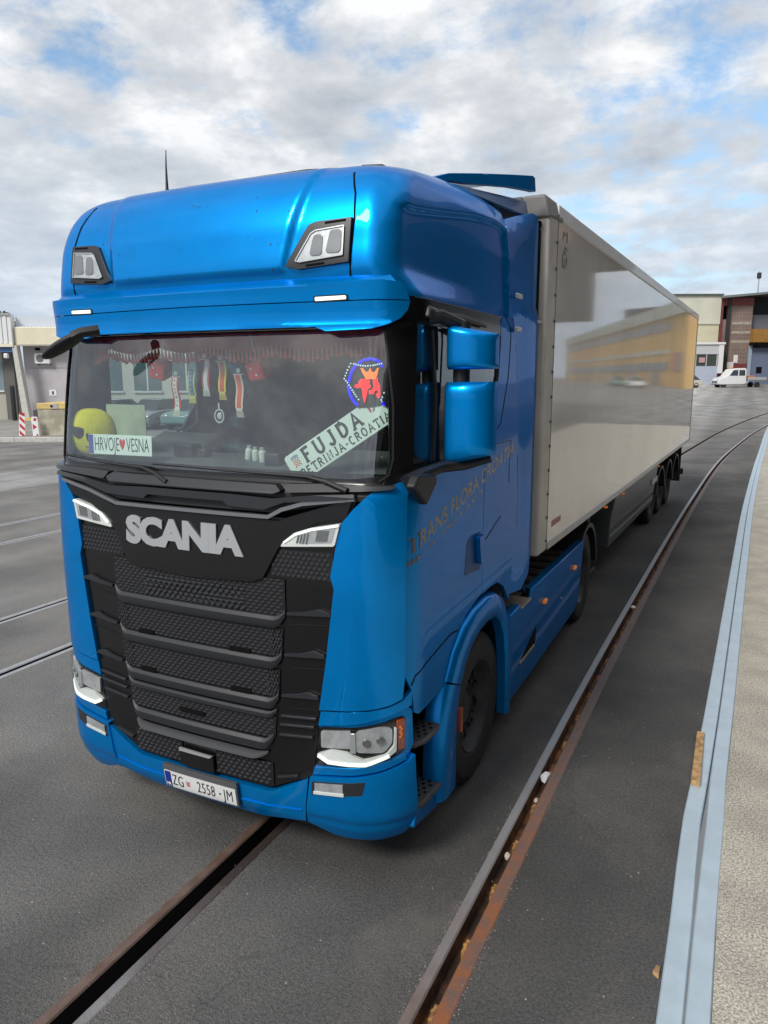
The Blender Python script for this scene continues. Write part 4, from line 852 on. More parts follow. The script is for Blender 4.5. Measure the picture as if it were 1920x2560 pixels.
tp_('rear_door', B().box((-HWT + .09, LT + .0, ZB + .05), (HWT - .09, LT + .03, ZT - .10)), WHITE)
# ================================================================== GROUND, RAILS, KERB
def tabf(tab):
    def f(y):
        if y <= tab[0][0]: return tab[0][1]
        for i in range(len(tab) - 1):
            a, b_ = tab[i], tab[i+1]
            if y <= b_[0]:
                p0 = tab[i-1] if i else a; p3 = tab[i+2] if i + 2 < len(tab) else b_
                h = b_[0] - a[0]; s = (y - a[0])/h; m0 = (b_[1] - p0[1])/max(1e-6, b_[0] - p0[0])*h; m1 = (p3[1] - a[1])/max(1e-6, p3[0] - a[0])*h
                return (2*s**3-3*s*s+1)*a[1] + (s**3-2*s*s+s)*m0 + (-2*s**3+3*s*s)*b_[1] + (s**3-s*s)*m1
        a, b_ = tab[-2], tab[-1]; return b_[1] + (b_[1]-a[1])/(b_[0]-a[0])*(y - b_[0])
    return f
def gz(x, y): return .0155*(min(y, 118) - 24)*sstep(24, 34, y) if y > 24 else 0.0
bend = tabf([(-400,0),(2,0),(7.2,.065),(14.3,.22),(23.3,.56),(30,1.12),(39,2.25),(50,4.1),(62,7.0),(80,13),(110,27),(200,90),(420,260)])
kb = tabf([(-400,2.54),(1,2.55),(3.4,2.60),(8.4,2.71),(14.2,2.855),(24.8,3.25),(39,3.95),(50,4.9),(62,6.6),(80,10),(110,17),(200,45),(420,120)])
ST = [-60,-30,-16,-10,-7] + [-5 + .5*i for i in range(30)] + [10 + i for i in range(30)] + [40 + 2*i for i in range(30)] + [105,115,130,150,180,230,300,420]
ASPH = mat('worn asphalt', (.104,.104,.105), .85, var=.20, vscale=.9, bump=.9, bscale=120, cmin=.3, cmax=.7, col2=(.140,.134,.126))
# coarse stones and pale flecks in the asphalt
t = ASPH.node_tree; bs = t.nodes['Principled BSDF']; src = bs.inputs['Base Color'].links[0].from_socket
co = [n for n in t.nodes if n.type == 'TEX_COORD'][0]
n1 = N(t, 'ShaderNodeTexNoise'); n1.inputs['Scale'].default_value = 62; n1.inputs['Detail'].default_value = 5; n1.inputs['Roughness'].default_value = .75; t.links.new(co.outputs['Object'], n1.inputs['Vector'])
r1 = N(t, 'ShaderNodeMapRange'); r1.inputs['From Min'].default_value = .38; r1.inputs['From Max'].default_value = .66; r1.inputs['To Min'].default_value = .60; r1.inputs['To Max'].default_value = 1.42; t.links.new(n1.outputs['Fac'], r1.inputs[0])
n3 = N(t, 'ShaderNodeTexNoise'); n3.inputs['Scale'].default_value = .55; n3.inputs['Detail'].default_value = 5; t.links.new(co.outputs['Object'], n3.inputs['Vector'])
r3 = N(t, 'ShaderNodeMapRange'); r3.inputs['From Min'].default_value = .35; r3.inputs['From Max'].default_value = .65; r3.inputs['To Min'].default_value = .80; r3.inputs['To Max'].default_value = 1.26; t.links.new(n3.outputs['Fac'], r3.inputs[0])
# asphalt colour is darker by the kerb, paler across the tracks and farther off
sp = N(t, 'ShaderNodeSeparateXYZ'); t.links.new(co.outputs['Object'], sp.inputs[0])
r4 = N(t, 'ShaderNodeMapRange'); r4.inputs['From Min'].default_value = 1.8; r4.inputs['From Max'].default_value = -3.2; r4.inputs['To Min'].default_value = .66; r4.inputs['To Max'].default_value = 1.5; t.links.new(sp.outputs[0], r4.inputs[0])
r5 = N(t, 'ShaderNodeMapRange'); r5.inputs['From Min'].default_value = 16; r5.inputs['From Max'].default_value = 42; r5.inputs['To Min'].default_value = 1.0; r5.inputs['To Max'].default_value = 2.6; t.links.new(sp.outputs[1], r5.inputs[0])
vor = N(t, 'ShaderNodeTexVoronoi'); vor.inputs['Scale'].default_value = 9; t.links.new(co.outputs['Object'], vor.inputs['Vector'])
fk = mth(t, 'LESS_THAN', vor.outputs['Distance'], .045)
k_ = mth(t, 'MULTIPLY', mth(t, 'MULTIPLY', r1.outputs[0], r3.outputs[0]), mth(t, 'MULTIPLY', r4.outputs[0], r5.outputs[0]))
k_ = mth(t, 'ADD', k_, mth(t, 'MULTIPLY', fk, 2.2))
wn = N(t, 'ShaderNodeTexNoise'); wn.inputs['Scale'].default_value = 2.2; wn.inputs['Detail'].default_value = 5; t.links.new(co.outputs['Object'], wn.inputs['Vector'])
wv = N(t, 'ShaderNodeVectorMath', operation='SCALE'); t.links.new(wn.outputs['Color'], wv.inputs[0]); wv.inputs['Scale'].default_value = .55
wa = N(t, 'ShaderNodeVectorMath', operation='ADD'); t.links.new(co.outputs['Object'], wa.inputs[0]); t.links.new(wv.outputs[0], wa.inputs[1])
vc = N(t, 'ShaderNodeTexVoronoi', feature='DISTANCE_TO_EDGE'); vc.inputs['Scale'].default_value = .42; t.links.new(wa.outputs[0], vc.inputs['Vector'])
ck = N(t, 'ShaderNodeMapRange'); ck.inputs['From Min'].default_value = .0; ck.inputs['From Max'].default_value = .0045; ck.inputs['To Min'].default_value = .74; ck.inputs['To Max'].default_value = 1.0; t.links.new(vc.outputs['Distance'], ck.inputs[0])
cm = N(t, 'ShaderNodeMapRange'); cm.inputs['From Min'].default_value = .50; cm.inputs['From Max'].default_value = .58; t.links.new(n3.outputs['Fac'], cm.inputs[0])
cmx = N(t, 'ShaderNodeMix'); t.links.new(cm.outputs[0], cmx.inputs[0]); cmx.inputs[2].default_value = 1.0; t.links.new(ck.outputs[0], cmx.inputs[3])
k_ = mth(t, 'MULTIPLY', k_, cmx.outputs[0])
tw = N(t, 'ShaderNodeTexWave', wave_type='BANDS', bands_direction='X'); tw.inputs['Scale'].default_value = .20; tw.inputs['Distortion'].default_value = 2.5; tw.inputs['Detail'].default_value = 4; tw.inputs['Detail Scale'].default_value = .35; t.links.new(co.outputs['Object'], tw.inputs['Vector'])
tr2 = N(t, 'ShaderNodeMapRange'); tr2.inputs['To Min'].default_value = .90; tr2.inputs['To Max'].default_value = 1.10; t.links.new(tw.outputs['Fac'], tr2.inputs[0]); k_ = mth(t, 'MULTIPLY', k_, tr2.outputs[0])
dn = N(t, 'ShaderNodeTexNoise'); dn.inputs['Scale'].default_value = 1.1; dn.inputs['Detail'].default_value = 9; dn.inputs['Roughness'].default_value = .7; dn.inputs['Distortion'].default_value = .6; t.links.new(co.outputs['Object'], dn.inputs['Vector'])
dm = N(t, 'ShaderNodeMapRange'); dm.inputs['From Min'].default_value = .52; dm.inputs['From Max'].default_value = .72; dm.inputs['To Max'].default_value = .42; t.links.new(dn.outputs['Fac'], dm.inputs[0])
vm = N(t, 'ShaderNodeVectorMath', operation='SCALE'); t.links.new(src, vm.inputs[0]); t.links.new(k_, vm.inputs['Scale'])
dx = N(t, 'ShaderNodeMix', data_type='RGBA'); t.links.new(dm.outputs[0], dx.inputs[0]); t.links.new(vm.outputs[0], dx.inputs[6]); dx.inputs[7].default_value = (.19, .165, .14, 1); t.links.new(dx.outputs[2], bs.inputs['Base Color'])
OLD = mat('pale old concrete', (.24,.24,.235), .85, var=.2, vscale=.8, bump=.2, bscale=60)
# rails: offset of the left edge, widths of head, groove, guard rail
RAILS = [(-9.86,.065,.05,.05),(-8.43,.075,.05,.05),(-4.86,.065,.055,.055),(-3.49,.07,.06,.055),(.128,.062,.092,.060),(1.548,.055,.070,.075)]
def strip_mesh(b_, fx0, fx1, z=0.0, z2=None):
    o = len(b_.v)
    for y in ST: b_.v += [(fx0(y), y, gz(0, y) + z), (fx1(y), y, gz(0, y) + (z if z2 is None else z2))]
    for i in range(len(ST) - 1): b_.f.append((o + 2*i, o + 2*i + 1, o + 2*i + 3, o + 2*i + 2))
g = B(); edges = [lambda y: -420.0]
for (x0, a, b2, c_) in RAILS:
    strip_mesh(g, edges[-1] if len(edges) == 1 else edges[-1], (lambda y, x0=x0: x0 + bend(y))); edges.append(lambda y, x=x0 + a + b2 + c_: x + bend(y))
strip_mesh(g, edges[-1], lambda y: max(kb(y), bend(y) + 1.80))
strip_mesh(g, lambda y: max(kb(y) + .215, bend(y) + 1.80), lambda y: max(420.0, kb(y) + 5), -.004)
# bed under the rails so that no gap shows
strip_mesh(g, lambda y: -10.2 + bend(y), lambda y: 1.85 + bend(y), -.16)
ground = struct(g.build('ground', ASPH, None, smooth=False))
def railmat(name, c1, c2, met, cmin, cmax, ro=.45):
    return mat(name, c1, ro, met, var=.25, vscale=7, col2=c2, cmin=cmin, cmax=cmax, bump=.3, bscale=120, rvar=.15, vdet=9)
SR = railmat('worn bright rail', (.50,.51,.53), (.26,.23,.22), .35, .50, .80, .34)
RR = railmat('brown rusty rail', (.25,.175,.145), (.13,.082,.062), .25, .35, .6, .6)
OR = railmat('orange rust', (.36,.125,.042), (.15,.090,.070), .1, .40, .62, .7)
GR = railmat('dark groove rust', (.060,.034,.022), (.22,.095,.038), .1, .42, .62, .8)
# along the nearest rails the wear changes with distance: rust near the camera, polished farther off
def blend_y(name, m_near, m_far, y0, y1):
    m = m_near.copy(); m.name = name; t = m.node_tree; b_ = t.nodes['Principled BSDF']; mixn = [n for n in t.nodes if n.type == 'MIX'][0]
    co = [n for n in t.nodes if n.type == 'TEX_COORD'][0]; s_ = N(t, 'ShaderNodeSeparateXYZ'); t.links.new(co.outputs['Object'], s_.inputs[0])
    n_ = N(t, 'ShaderNodeTexNoise'); n_.inputs['Scale'].default_value = 3; t.links.new(co.outputs['Object'], n_.inputs['Vector'])
    mr = N(t, 'ShaderNodeMapRange'); mr.inputs['From Min'].default_value = y0; mr.inputs['From Max'].default_value = y1
    t.links.new(mth(t, 'ADD', s_.outputs[1], mth(t, 'MULTIPLY', n_.outputs['Fac'], 1.5)), mr.inputs[0])
    x = N(t, 'ShaderNodeMix', data_type='RGBA'); t.links.new(mr.outputs[0], x.inputs[0]); t.links.new(mixn.outputs[2], x.inputs[6]); x.inputs[7].default_value = m_far
    t.links.new(x.outputs[2], b_.inputs['Base Color']); t.links.new(mth(t, 'MULTIPLY', mr.outputs[0], .7), b_.inputs['Metallic'])
    return m
BHEAD = blend_y('rail head turning bright', RR, (.42,.44,.47,1), -.2, 3.0)
BGUARD = blend_y('guard rail turning dull', OR, (.21,.17,.165,1), 0.6, 4.0)
AGUARD = blend_y('guard rail bright near', SR, (.14,.11,.10,1), -1.3, .6)
labels = ['farthest bright grooved rail across the paved yard on the left','second farthest grooved rail, nearer edge of the far left track','bright grooved rail with a thin black groove, far rail of the near left track','broad grooved rail with a wide black groove just left of the tractor unit','brown rail with a deep black groove running out from under the bumper','rusty rail with bolts in its groove beside the truck, orange close to the camera']
for i, (x0, a, b2, c_) in enumerate(RAILS):
    near = i >= 4; st = ST
    prof = [(0,-.16),(0,.0),(.006,.004),(a-.008,.004),(a,-.004),(a+.004,-.10 if near else -.07),(a+b2-.004,-.10 if near else -.07),(a+b2,-.002),(a+b2+.005,.004),(a+b2+c_-.006,.004),(a+b2+c_,0),(a+b2+c_,-.16)]
    root = empty('grooved_rail', (x0, 0, 0), 0, labels[i], 'rail', 'rails set in the paved yard')
    for nm, sl_, m in (('rail_head', prof[0:5], [SR,SR,SR,SR,RR,BHEAD][i]), ('groove', prof[4:8], GR if i == 5 else mat('black groove', (.010,.008,.007), .9)), ('guard_rail', prof[7:12], [SR,SR,SR,SR,AGUARD,BGUARD][i])):
        b_ = B(); m_ = len(sl_)
        wob = (lambda y: .0015*math.sin(y*7.3) + .001*math.sin(y*17.1)) if near else (lambda y: 0)
        for y in st: b_.v += [(u + bend(y) + wob(y)*0, y, gz(0, y) + z) for u, z in sl_]
        for q in range(len(st) - 1):
            for j in range(m_ - 1): b_.f.append((q*m_ + j, q*m_ + j + 1, (q+1)*m_ + j + 1, (q+1)*m_ + j))
        o = b_.build(nm, m, root, ang=30)
        for p in o.data.polygons: pass
    if i == 5:
        rr = random.Random(4); y = -.9
        while y < 14:
            b_ = B(); xx = a + b2 - .010 + bend(y)
            b_.box((xx - .020, y - .045, -.10), (xx + .012, y + .045, -.036)).lathe([(0,.012),(.011,.010),(.014,.004),(.014,0)], 6, lambda r, an_, h: (xx - .012 + r*math.cos(an_), y + r*math.sin(an_), -.036 + h))
            b_.build('bolt', mat('yellow brown rust', (.30,.15,.05), .8, var=.4, vscale=40), root)
            y += .42 + rr.random()*.08
# small litter lying in the groove
def blob(name, x, y, z, r, m, label, cat, sq=(1,1,.6), seed=1, sharp=.35):
    rr = random.Random(seed); bm = bmesh.new(); bmesh.ops.create_icosphere(bm, subdivisions=2, radius=1)
    dirs = [Vector((rr.uniform(-1,1), rr.uniform(-1,1), rr.uniform(-1,1))).normalized() for _ in range(7)]
    vs = []
    for v in bm.verts:
        k = 1 + sharp*sum(max(0, v.co.dot(d))**6*(.6 if i_ % 2 else -.6) for i_, d in enumerate(dirs)); vs.append((v.co.x*k*r*sq[0], v.co.y*k*r*sq[1], v.co.z*k*r*sq[2]))
    bm.verts.index_update(); fs = [tuple(v.index for v in f.verts) for f in bm.faces]; bm.free()
    return tag(B().add(vs, fs).build(name, m, None, loc=(x, y, z), ang=25), label, cat)
PAP = mat('crumpled paper', (.62,.63,.68), .8, bump=.4, bscale=60)
PEB = mat('pale stone', (.48,.42,.34), .85, var=.2, vscale=60)
xg = lambda y: 1.548 + .055 + .035 + bend(y)
blob('crumpled_paper', xg(1.62) - .004, 1.66, -.015, .042, PAP, 'crumpled white paper scrap stuck in the rusty groove beside the front wheel', 'litter', (.8,1.1,.9), 5, .7)
blob('pebble', xg(1.35) + .012, 1.36, -.03, .020, PEB, 'pale pebble in the groove just below the crumpled paper', 'stone', (.8,1.2,.8), 6)
blob('pebble', xg(.72) + .005, .72, -.03, .022, PEB, 'pale pebble in the groove nearest the camera above the rusty bolt', 'stone', (.8,1.1,.9), 7)
blob('bottle_cap', xg(3.6) + .02, 3.63, -.03, .018, mat('red plastic', (.45,.08,.07), .4), 'small reddish scrap in the groove beside the skirt of the tractor unit', 'litter', (1,1,.5), 8)
blob('white_cap', xg(5.85), 5.9, -.012, .030, mat('white plastic', (.75,.75,.75), .4), 'round white scrap in the groove far along the rail', 'litter', (1,1,.6), 9)
PL = mat('fine grit', (.40,.38,.34), .9)
# loose grit by the rails and flecks scattered on the asphalt: uncountable, one object
rr = random.Random(11); b_ = B()
def grit(x, y, r, z=0.0):
    n = len(b_.v); q = [(x + r*rr.uniform(.5,1.1)*math.cos(a), y + r*rr.uniform(.5,1.1)*math.sin(a)) for a in (0, 1.3, 2.5, 3.7, 5.0)]
    b_.v += [(u, v, z - .001) for u, v in q] + [(x, y, z + r*.8)]; b_.f += [(n + k, n + (k+1) % 5, n + 5) for k in range(5)]
for k in range(420):
    y = -1.2 + abs(rr.gauss(0, 2.0)); e_ = rr.choice([.128, .342, 1.54, 1.54, 1.75, 1.75]); grit(e_ + bend(y) + rr.gauss(0, .012), y, rr.uniform(.0015, .004), .004)
for k in range(620): grit(rr.uniform(-1.2, 2.5), rr.uniform(-1.5, 5), rr.uniform(.0015, .0045))
tag(b_.build('grit', PL, None, smooth=False), 'pale grit along the rails and scattered over the dark asphalt', 'grit', kind='stuff')
# steel kerb: two painted channels side by side
KM = mat('pale blue grey painted steel', (.47,.57,.64), .42, .25, var=.045, vscale=6)
def sweep(name, prof, m, f, y0, y1, parent=None, **k):
    st = [y for y in ST if y0 < y < y1]; st = [y0] + st + [y1]; b_ = B(); m_ = len(prof)
    for y in st: b_.v += [(f(y) + u, y, gz(0, y) + z) for u, z in prof]
    for q in range(len(st) - 1):
        for j in range(m_ - 1): b_.f.append((q*m_ + j, q*m_ + j + 1, (q+1)*m_ + j + 1, (q+1)*m_ + j))
    b_.f += [tuple(range(m_)), tuple((len(st)-1)*m_ + j for j in range(m_))]
    return b_.build(name, m, parent, recalc=True, **k)
def opening(y): return .010*math.exp(-((y - 1.35)/.45)**2)
cuts = [-14, 3.05, 4.35, 6.0, 9.8, 14, 20, 28, 38, 52]
for k in range(len(cuts) - 1):
    y0, y1 = cuts[k] + .002, cuts[k+1] - .002
    for (w0, w1, zt, sgn) in ((.0,.104,.030,-1), (.112,.212,.050,1)):
        f = lambda y, s_=sgn: kb(y) + opening(y)*s_*1.2
        o = sweep('kerb', [(w0,-.10),(w0,zt-.006),(w0+.006,zt),(w1-.006,zt),(w1,zt-.006),(w1,-.10)], KM, f, y0, y1, ang=30); struct(o)
# exposed aggregate platform to the right
GM = mat('exposed aggregate', (.41,.375,.300), .9, var=.45, vscale=85, bump=.6, bscale=160, cmin=.38, cmax=.62, vdet=12, col2=(.64,.60,.52))
t = GM.node_tree; bs = t.nodes['Principled BSDF']; src = bs.inputs['Base Color'].links[0].from_socket; co = [n for n in t.nodes if n.type == 'TEX_COORD'][0]
n1 = N(t, 'ShaderNodeTexNoise'); n1.inputs['Scale'].default_value = 3.0; n1.inputs['Detail'].default_value = 6; t.links.new(co.outputs['Object'], n1.inputs['Vector'])
r1 = N(t, 'ShaderNodeMapRange'); r1.inputs['From Min'].default_value = .35; r1.inputs['From Max'].default_value = .65; r1.inputs['To Min'].default_value = .86; r1.inputs['To Max'].default_value = 1.12; t.links.new(n1.outputs['Fac'], r1.inputs[0])
vm = N(t, 'ShaderNodeVectorMath', operation='SCALE'); t.links.new(src, vm.inputs[0]); t.links.new(r1.outputs[0], vm.inputs['Scale']); t.links.new(vm.outputs[0], bs.inputs['Base Color'])
pf = B(); st = [-40,-20,-12] + [-8 + .5*i for i in range(90)]
for y in st: pf.v += [(kb(y) + .214, y, gz(0,y) - .1), (kb(y) + .214, y, gz(0,y) + .046), (kb(y) + 6.0, y, gz(0,y) + .06), (kb(y) + 6.0, y, gz(0,y) - .1)]
for i in range(len(st) - 1):
    for j in range(3): pf.f.append((i*4 + j, i*4 + j + 1, (i+1)*4 + j + 1, (i+1)*4 + j))
struct(pf.build('platform', GM, None, smooth=False))
# wooden wedge on the kerb and a chip of wood beside it
WOOD = mat('split pine', (.42,.26,.12), .7, var=.3, vscale=18, bump=.3, bscale=30)
tag(B().hexa([(2.560,1.90,.030),(2.620,1.885,.030),(2.612,2.70,.030),(2.556,2.70,.030),(2.562,1.90,.062),(2.620,1.888,.066),(2.612,2.70,.050),(2.558,2.70,.050)]).build('wood_batten', WOOD, None, recalc=True, bevel=.003), 'short yellow pine batten lying on the pale blue kerb', 'wood')
tag(B().hexa([(2.505,.14,.0),(2.535,.12,.0),(2.538,.19,.0),(2.515,.20,.0),(2.508,.145,.018),(2.534,.125,.022),(2.537,.185,.018),(2.517,.195,.012)]).build('wood_chip', WOOD, None, recalc=True, bevel=.002), 'small chip of pine on the asphalt against the near end of the kerb', 'wood')
# pale slab roadway across the left side of the yard, and the raised kerbed forecourt
sl_ = B()
for (x0, x1) in ((-16.7,-15.1), (-15.05,-13.5)):
    n = len(sl_.v)
    for y in ST[:60]: sl_.v += [(x0 + bend(y), y, gz(0,y) + .004), (x1 + bend(y), y, gz(0,y) + .004)]
    for i in range(59): sl_.f.append((n + 2*i, n + 2*i + 1, n + 2*i + 3, n + 2*i + 2))
struct(sl_.build('slab_road', OLD, None, smooth=False))
# ================================================================== LEFT BUILDING
U_ = Vector((.900, .437, 0)); V_ = Vector((-.437, .900, 0))      # along the front, and away from the camera
def lf(o): return lambda u, v, w_=0: tuple(Vector(o) + U_*u + V_*v + Vector((0, 0, w_)))
O1 = (-36.7, 27.85, 0); f1 = lf(O1)
fc = B(); P0 = [(-11.5, -13.2), (40, -13.2), (40, 14), (-60, 14), (-60, -13.2)]
def hexf(b_, f, u0, v0, z0, u1, v1, z1): return b_.hexa([f(u0,v0,z0), f(u1,v0,z0), f(u1,v1,z0), f(u0,v1,z0), f(u0,v0,z1), f(u1,v0,z1), f(u1,v1,z1), f(u0,v1,z1)])
def pc(name, f, a, b_, m, parent, **k): return hexf(B(), f, *a, *b_).build(name, m, parent, recalc=True, **k)
FORE = mat('forecourt concrete', (.25,.245,.225), .85, var=.12, vscale=.7, bump=.15, bscale=40)
struct(hexf(B(), f1, -60, -13.1, -.1, 17, 12, .17).build('forecourt', FORE, None, recalc=True))
KW = mat('whitish kerb stone', (.50,.49,.46), .8, var=.1)
for k in range(9): struct(hexf(B(), f1, -12 + k*3, -13.35, -.1, -9.01 + k*3, -13.11, .19).build('kerb_stone', KW, None, recalc=True, bevel=.02))
PLA = mat('grey lilac render', (.46,.44,.46), .85, var=.06, vscale=.9); CRM = mat('cream fascia', (.74,.68,.52), .7, var=.06, vscale=.8)
LBL = mat('pale corrugated sheet', (.62,.66,.72), .5, .2)
bl_ = empty('depot_building', f1(0,0,0), math.atan2(.437,.900), 'low grey lilac depot building with cream fascia behind the left of the cab', 'building')
inv_ = Matrix.Translation(Vector(f1(0,0,0))) @ Matrix.Rotation(math.atan2(.437,.900), 4, 'Z')
fl = lambda u, v, w_=0: (u, v, w_)
def bx(name, a, b_, m, parent=bl_, **k): return pc(name, fl, a, b_, m, parent, **k)
bx('wall', (.0,.6,.17), (19,1.0,4.6), PLA); bx('fascia', (.0,-.3,4.60), (19,.6,5.68), CRM, bevel=.05)
bx('fascia_line', (.0,-.33,4.58), (19,-.25,4.66), mat('dirty cream edge', (.36,.33,.28), .8))
rf_ = B()
for k in range(95): rf_.hexa([(.0+k*.2,-.1,5.69),(.12+k*.2,-.1,5.69),(.12+k*.2,9,6.35),(.0+k*.2,9,6.35),(.03+k*.2,-.1,5.75),(.09+k*.2,-.1,5.75),(.09+k*.2,9,6.41),(.03+k*.2,9,6.41)])
rf_.hexa([(0,-.15,5.63),(19,-.15,5.63),(19,9,6.28),(0,9,6.28),(0,-.15,5.69),(19,-.15,5.69),(19,9,6.35),(0,9,6.35)]).build('roof', LBL, bl_)
bx('wall_line', (.3,.585,3.28), (8,.60,3.31), mat('wall joint', (.22,.21,.22), .9)); bx('skirting', (.3,.58,.17), (20,.60,.75), mat('dark base render', (.20,.19,.19), .9))
bx('wall_vent', (.75,.57,4.35), (1.05,.60,4.50), DEEP)
sg = bx('sign', (1.40,.57,1.62), (1.85,.60,1.98), WHITE, bevel=.005); bx('sign_mark', (1.58,.56,1.70), (1.68,.571,1.90), INK, sg)
bx('roof_parapet', (.0,.05,5.69), (19,.25,6.30), LBL)
# annex with corrugated upper box, glazing below and white column
wh = empty('annex_building', f1(-.05,-.5,0), math.atan2(.437,.900), 'white ribbed annex with blue band at the left edge of the picture', 'building')
def bw(name, a, b_, m, parent=wh, **k): return pc(name, fl, a, b_, m, parent, **k)
bw('upper_wall', (-14,0,4.60), (0,.5,6.40), WHITE)
cg = B()
for k in range(46): cg.box((-13.9 + k*.30, -.05, 4.72), (-13.74 + k*.30, -.001, 6.3))
cg.build('ribs', WHITE, wh); bw('cornice', (-14.0,-.09,6.32), (.05,.0,6.46), mat('grey cornice', (.33,.34,.35), .6)); bw('lower_edge', (-14.0,-.09,4.52), (.05,-.0,4.68), CRM)
bw('blue_band', (-14,.1,4.22), (-.1,.4,4.52), mat('blue sign band', (.06,.13,.30), .5))
bw('lower_wall', (-14,1.2,.17), (-.5,1.6,4.3), mat('shaded beige wall', (.42,.40,.35), .85)); 
gl_ = bw('window', (-14,1.15,1.95), (-1.3,1.19,3.65), mat('pale blue window', (.20,.27,.29), .1, coat=.5)); bw('sill', (-14,1.08,1.86), (-1.3,1.19,1.95), WHITE, gl_)
bw('pier', (-1.2,1.0,.17), (-.55,1.5,4.3), mat('dark pier', (.13,.125,.12), .8))
bw('downpipe', (-.42,-.02,.17), (-.20,.20,2.25), BLACK, bevel=.04)
col = B().hexa([(.20,.05,.17),(.62,.05,.17),(.62,.45,.17),(.20,.45,.17),(-.05,-.02,4.6),(.22,-.02,4.6),(.22,.45,4.6),(-.05,.45,4.6)]).build('column', mat('painted column', (.55,.54,.50), .7, var=.08), wh, bevel=.02)
B().hexa([(.05,-.05,.17),(.75,-.05,.17),(.75,.5,.17),(.05,.5,.17),(.12,-.02,.34),(.68,-.02,.34),(.68,.45,.34),(.12,.45,.34)]).build('column_base', mat('yellow paint', (.55,.42,.10), .6), wh)
bw('wall_lamp', (-.62,.0,3.85), (-.36,.25,4.15), WHITE, bevel=.06)
# air conditioner
ac = empty('air_conditioner', f1(.8,.28,3.55), math.atan2(.437,.900), 'white air conditioner unit high on the lilac depot wall', 'air conditioner')
B().box((0,0,0),(.92,.30,.62)).build('case', WHITE, ac, bevel=.02)
B().lathe([(0,.02),(.21,.02),(.23,.0)], 24, lambda r, a, h: (.34 + r*math.cos(a), -.003 - h, .31 + r*math.sin(a))).build('fan_grille', mat('fan grey', (.16,.16,.17), .6), ac)
B().box((.08,.05,-.10),(.14,.30,0)).build('bracket', STEEL, ac); B().box((.78,.05,-.10),(.84,.30,0)).build('bracket', STEEL, ac)
# concrete loading block with yellow band
f2 = lf((-25.66, 19.86, 0)); ang = math.atan2(.437,.900)
cbk = empty('concrete_block', f2(0,0,0), ang, 'tall stained concrete block with a yellow painted top band', 'block')
B().box((0,.05,.0),(2.3,2.5,1.34)).build('body', mat('stained beige concrete', (.40,.37,.29), .85, var=.22, vscale=1.6), cbk, bevel=.02)
bnd = B().box((-.01,.02,1.345),(2.31,2.5,1.60)).build('band', mat('faded yellow paint', (.60,.45,.17), .7, var=.12, vscale=2), cbk, bevel=.02)
B().box((.62,.0,1.36),(.95,.03,1.56)).build('bracket_plate', mat('grey plate', (.4,.4,.4), .5), bnd); B().box((.62,-.01,1.42),(.72,.0,1.52)).build('bracket_hole', DEEP, bnd)
B().box((.0,-.02,.0),(2.3,.06,.06)).build('foot_strip', mat('brown stain', (.14,.09,.06), .9), cbk)
# two striped delineator boards on rubber feet
RW = mat('sign red', (.50,.03,.04), .4); 
for k, (dx, tilt, ht, lab) in enumerate(((-.62, -.06, 1.16, 'tilted delineator board with red diagonal stripes, left of the pair by the concrete block'), (.02, .05, 1.02, 'white delineator board with a red arrow, leaning against the concrete block'))):
    d = empty('delineator_board', f2(dx,-.30,0), ang, lab, 'road board', 'delineator boards by the concrete block')
    B().prism([(-.30,-.2),(.42,-.2),(.42,.2),(-.30,.2)], lambda u, v, w_: (u, v, w_), 0, .07).build('foot', RUB, d, bevel=.02)
    w2 = .14
    sh_ = lambda u, v, w_, t_=tilt: (u + (v - .0)*t_*-1, w_ + v*.04, v)
    bd = B().prism(smooth_poly([(-w2,.06),(w2,.06),(w2,ht),(-w2,ht)], .06), sh_, 0, .04).build('board', WHITE, d, recalc=True, bevel=.005)
    b_ = B()
    if k == 0:
        for q in range(4): z0 = .06 + q*.32; b_.prism([(-w2+.03, z0 + .22), (w2-.02, z0), (w2-.02, z0 + .15), (-w2+.03, min(ht-.03, z0 + .37))], sh_, -.002, -.006)
    else:
        b_.prism([(-.10,.45),(.09,.57),(-.10,.70)], sh_, -.002, -.006); b_.prism([(-.02,.14),(.11,.20),(.06,.28)], sh_, -.002, -.006); b_.prism([(-.06,.86),(.06,.82),(.10,.94),(.0,.98)], sh_, -.002, -.006)
    b_.build('stripes', RW, bd, recalc=True, smooth=False)
# ================================================================== RIGHT BACKGROUND: WAREHOUSE, VAN
f3 = lf((-6.64, 112.45, 0)); A3 = math.atan2(.437, .900)
GZ3 = gz(0, 105)
wah = empty('warehouse', (-6.64, 112.45, GZ3 - .2), A3, 'tall warehouse with cream side wall, red brown brick bay and open dark gable', 'building')
def w3(name, a, b_, m, parent=wah, **k): return B().box((a[0], a[1], a[2] - GZ3 + .2), (b_[0], b_[1], b_[2] - GZ3 + .2)).build(name, m, parent, **k)
CW = mat('cream cladding', (.56,.55,.46), .7, var=.06, vscale=.3)
w3('cream_wall', (-8,0,9.95), (6.1,30,13.85), CW); w3('cream_wall', (-8,.02,7.4), (6.0,30,9.80), mat('yellowed cladding', (.50,.47,.34), .7, var=.08, vscale=.3)); w3('wall_joint', (-8,-.05,9.80), (6.05,.3,9.95), mat('olive joint', (.25,.25,.19), .7))
w3('roof_edge', (-8,-.25,13.85), (6.3,30,14.10), mat('dark green roof edge', (.08,.10,.09), .6))
BR = mat('brown brick glazing', (.20,.145,.125), .8, var=.15, vscale=.6)
DR = mat('dark red steel', (.17,.035,.035), .6, var=.1)
w3('gable_wall', (6.3,3,0), (40,3.4,14), mat('dark recess wall', (.035,.037,.045), .9))
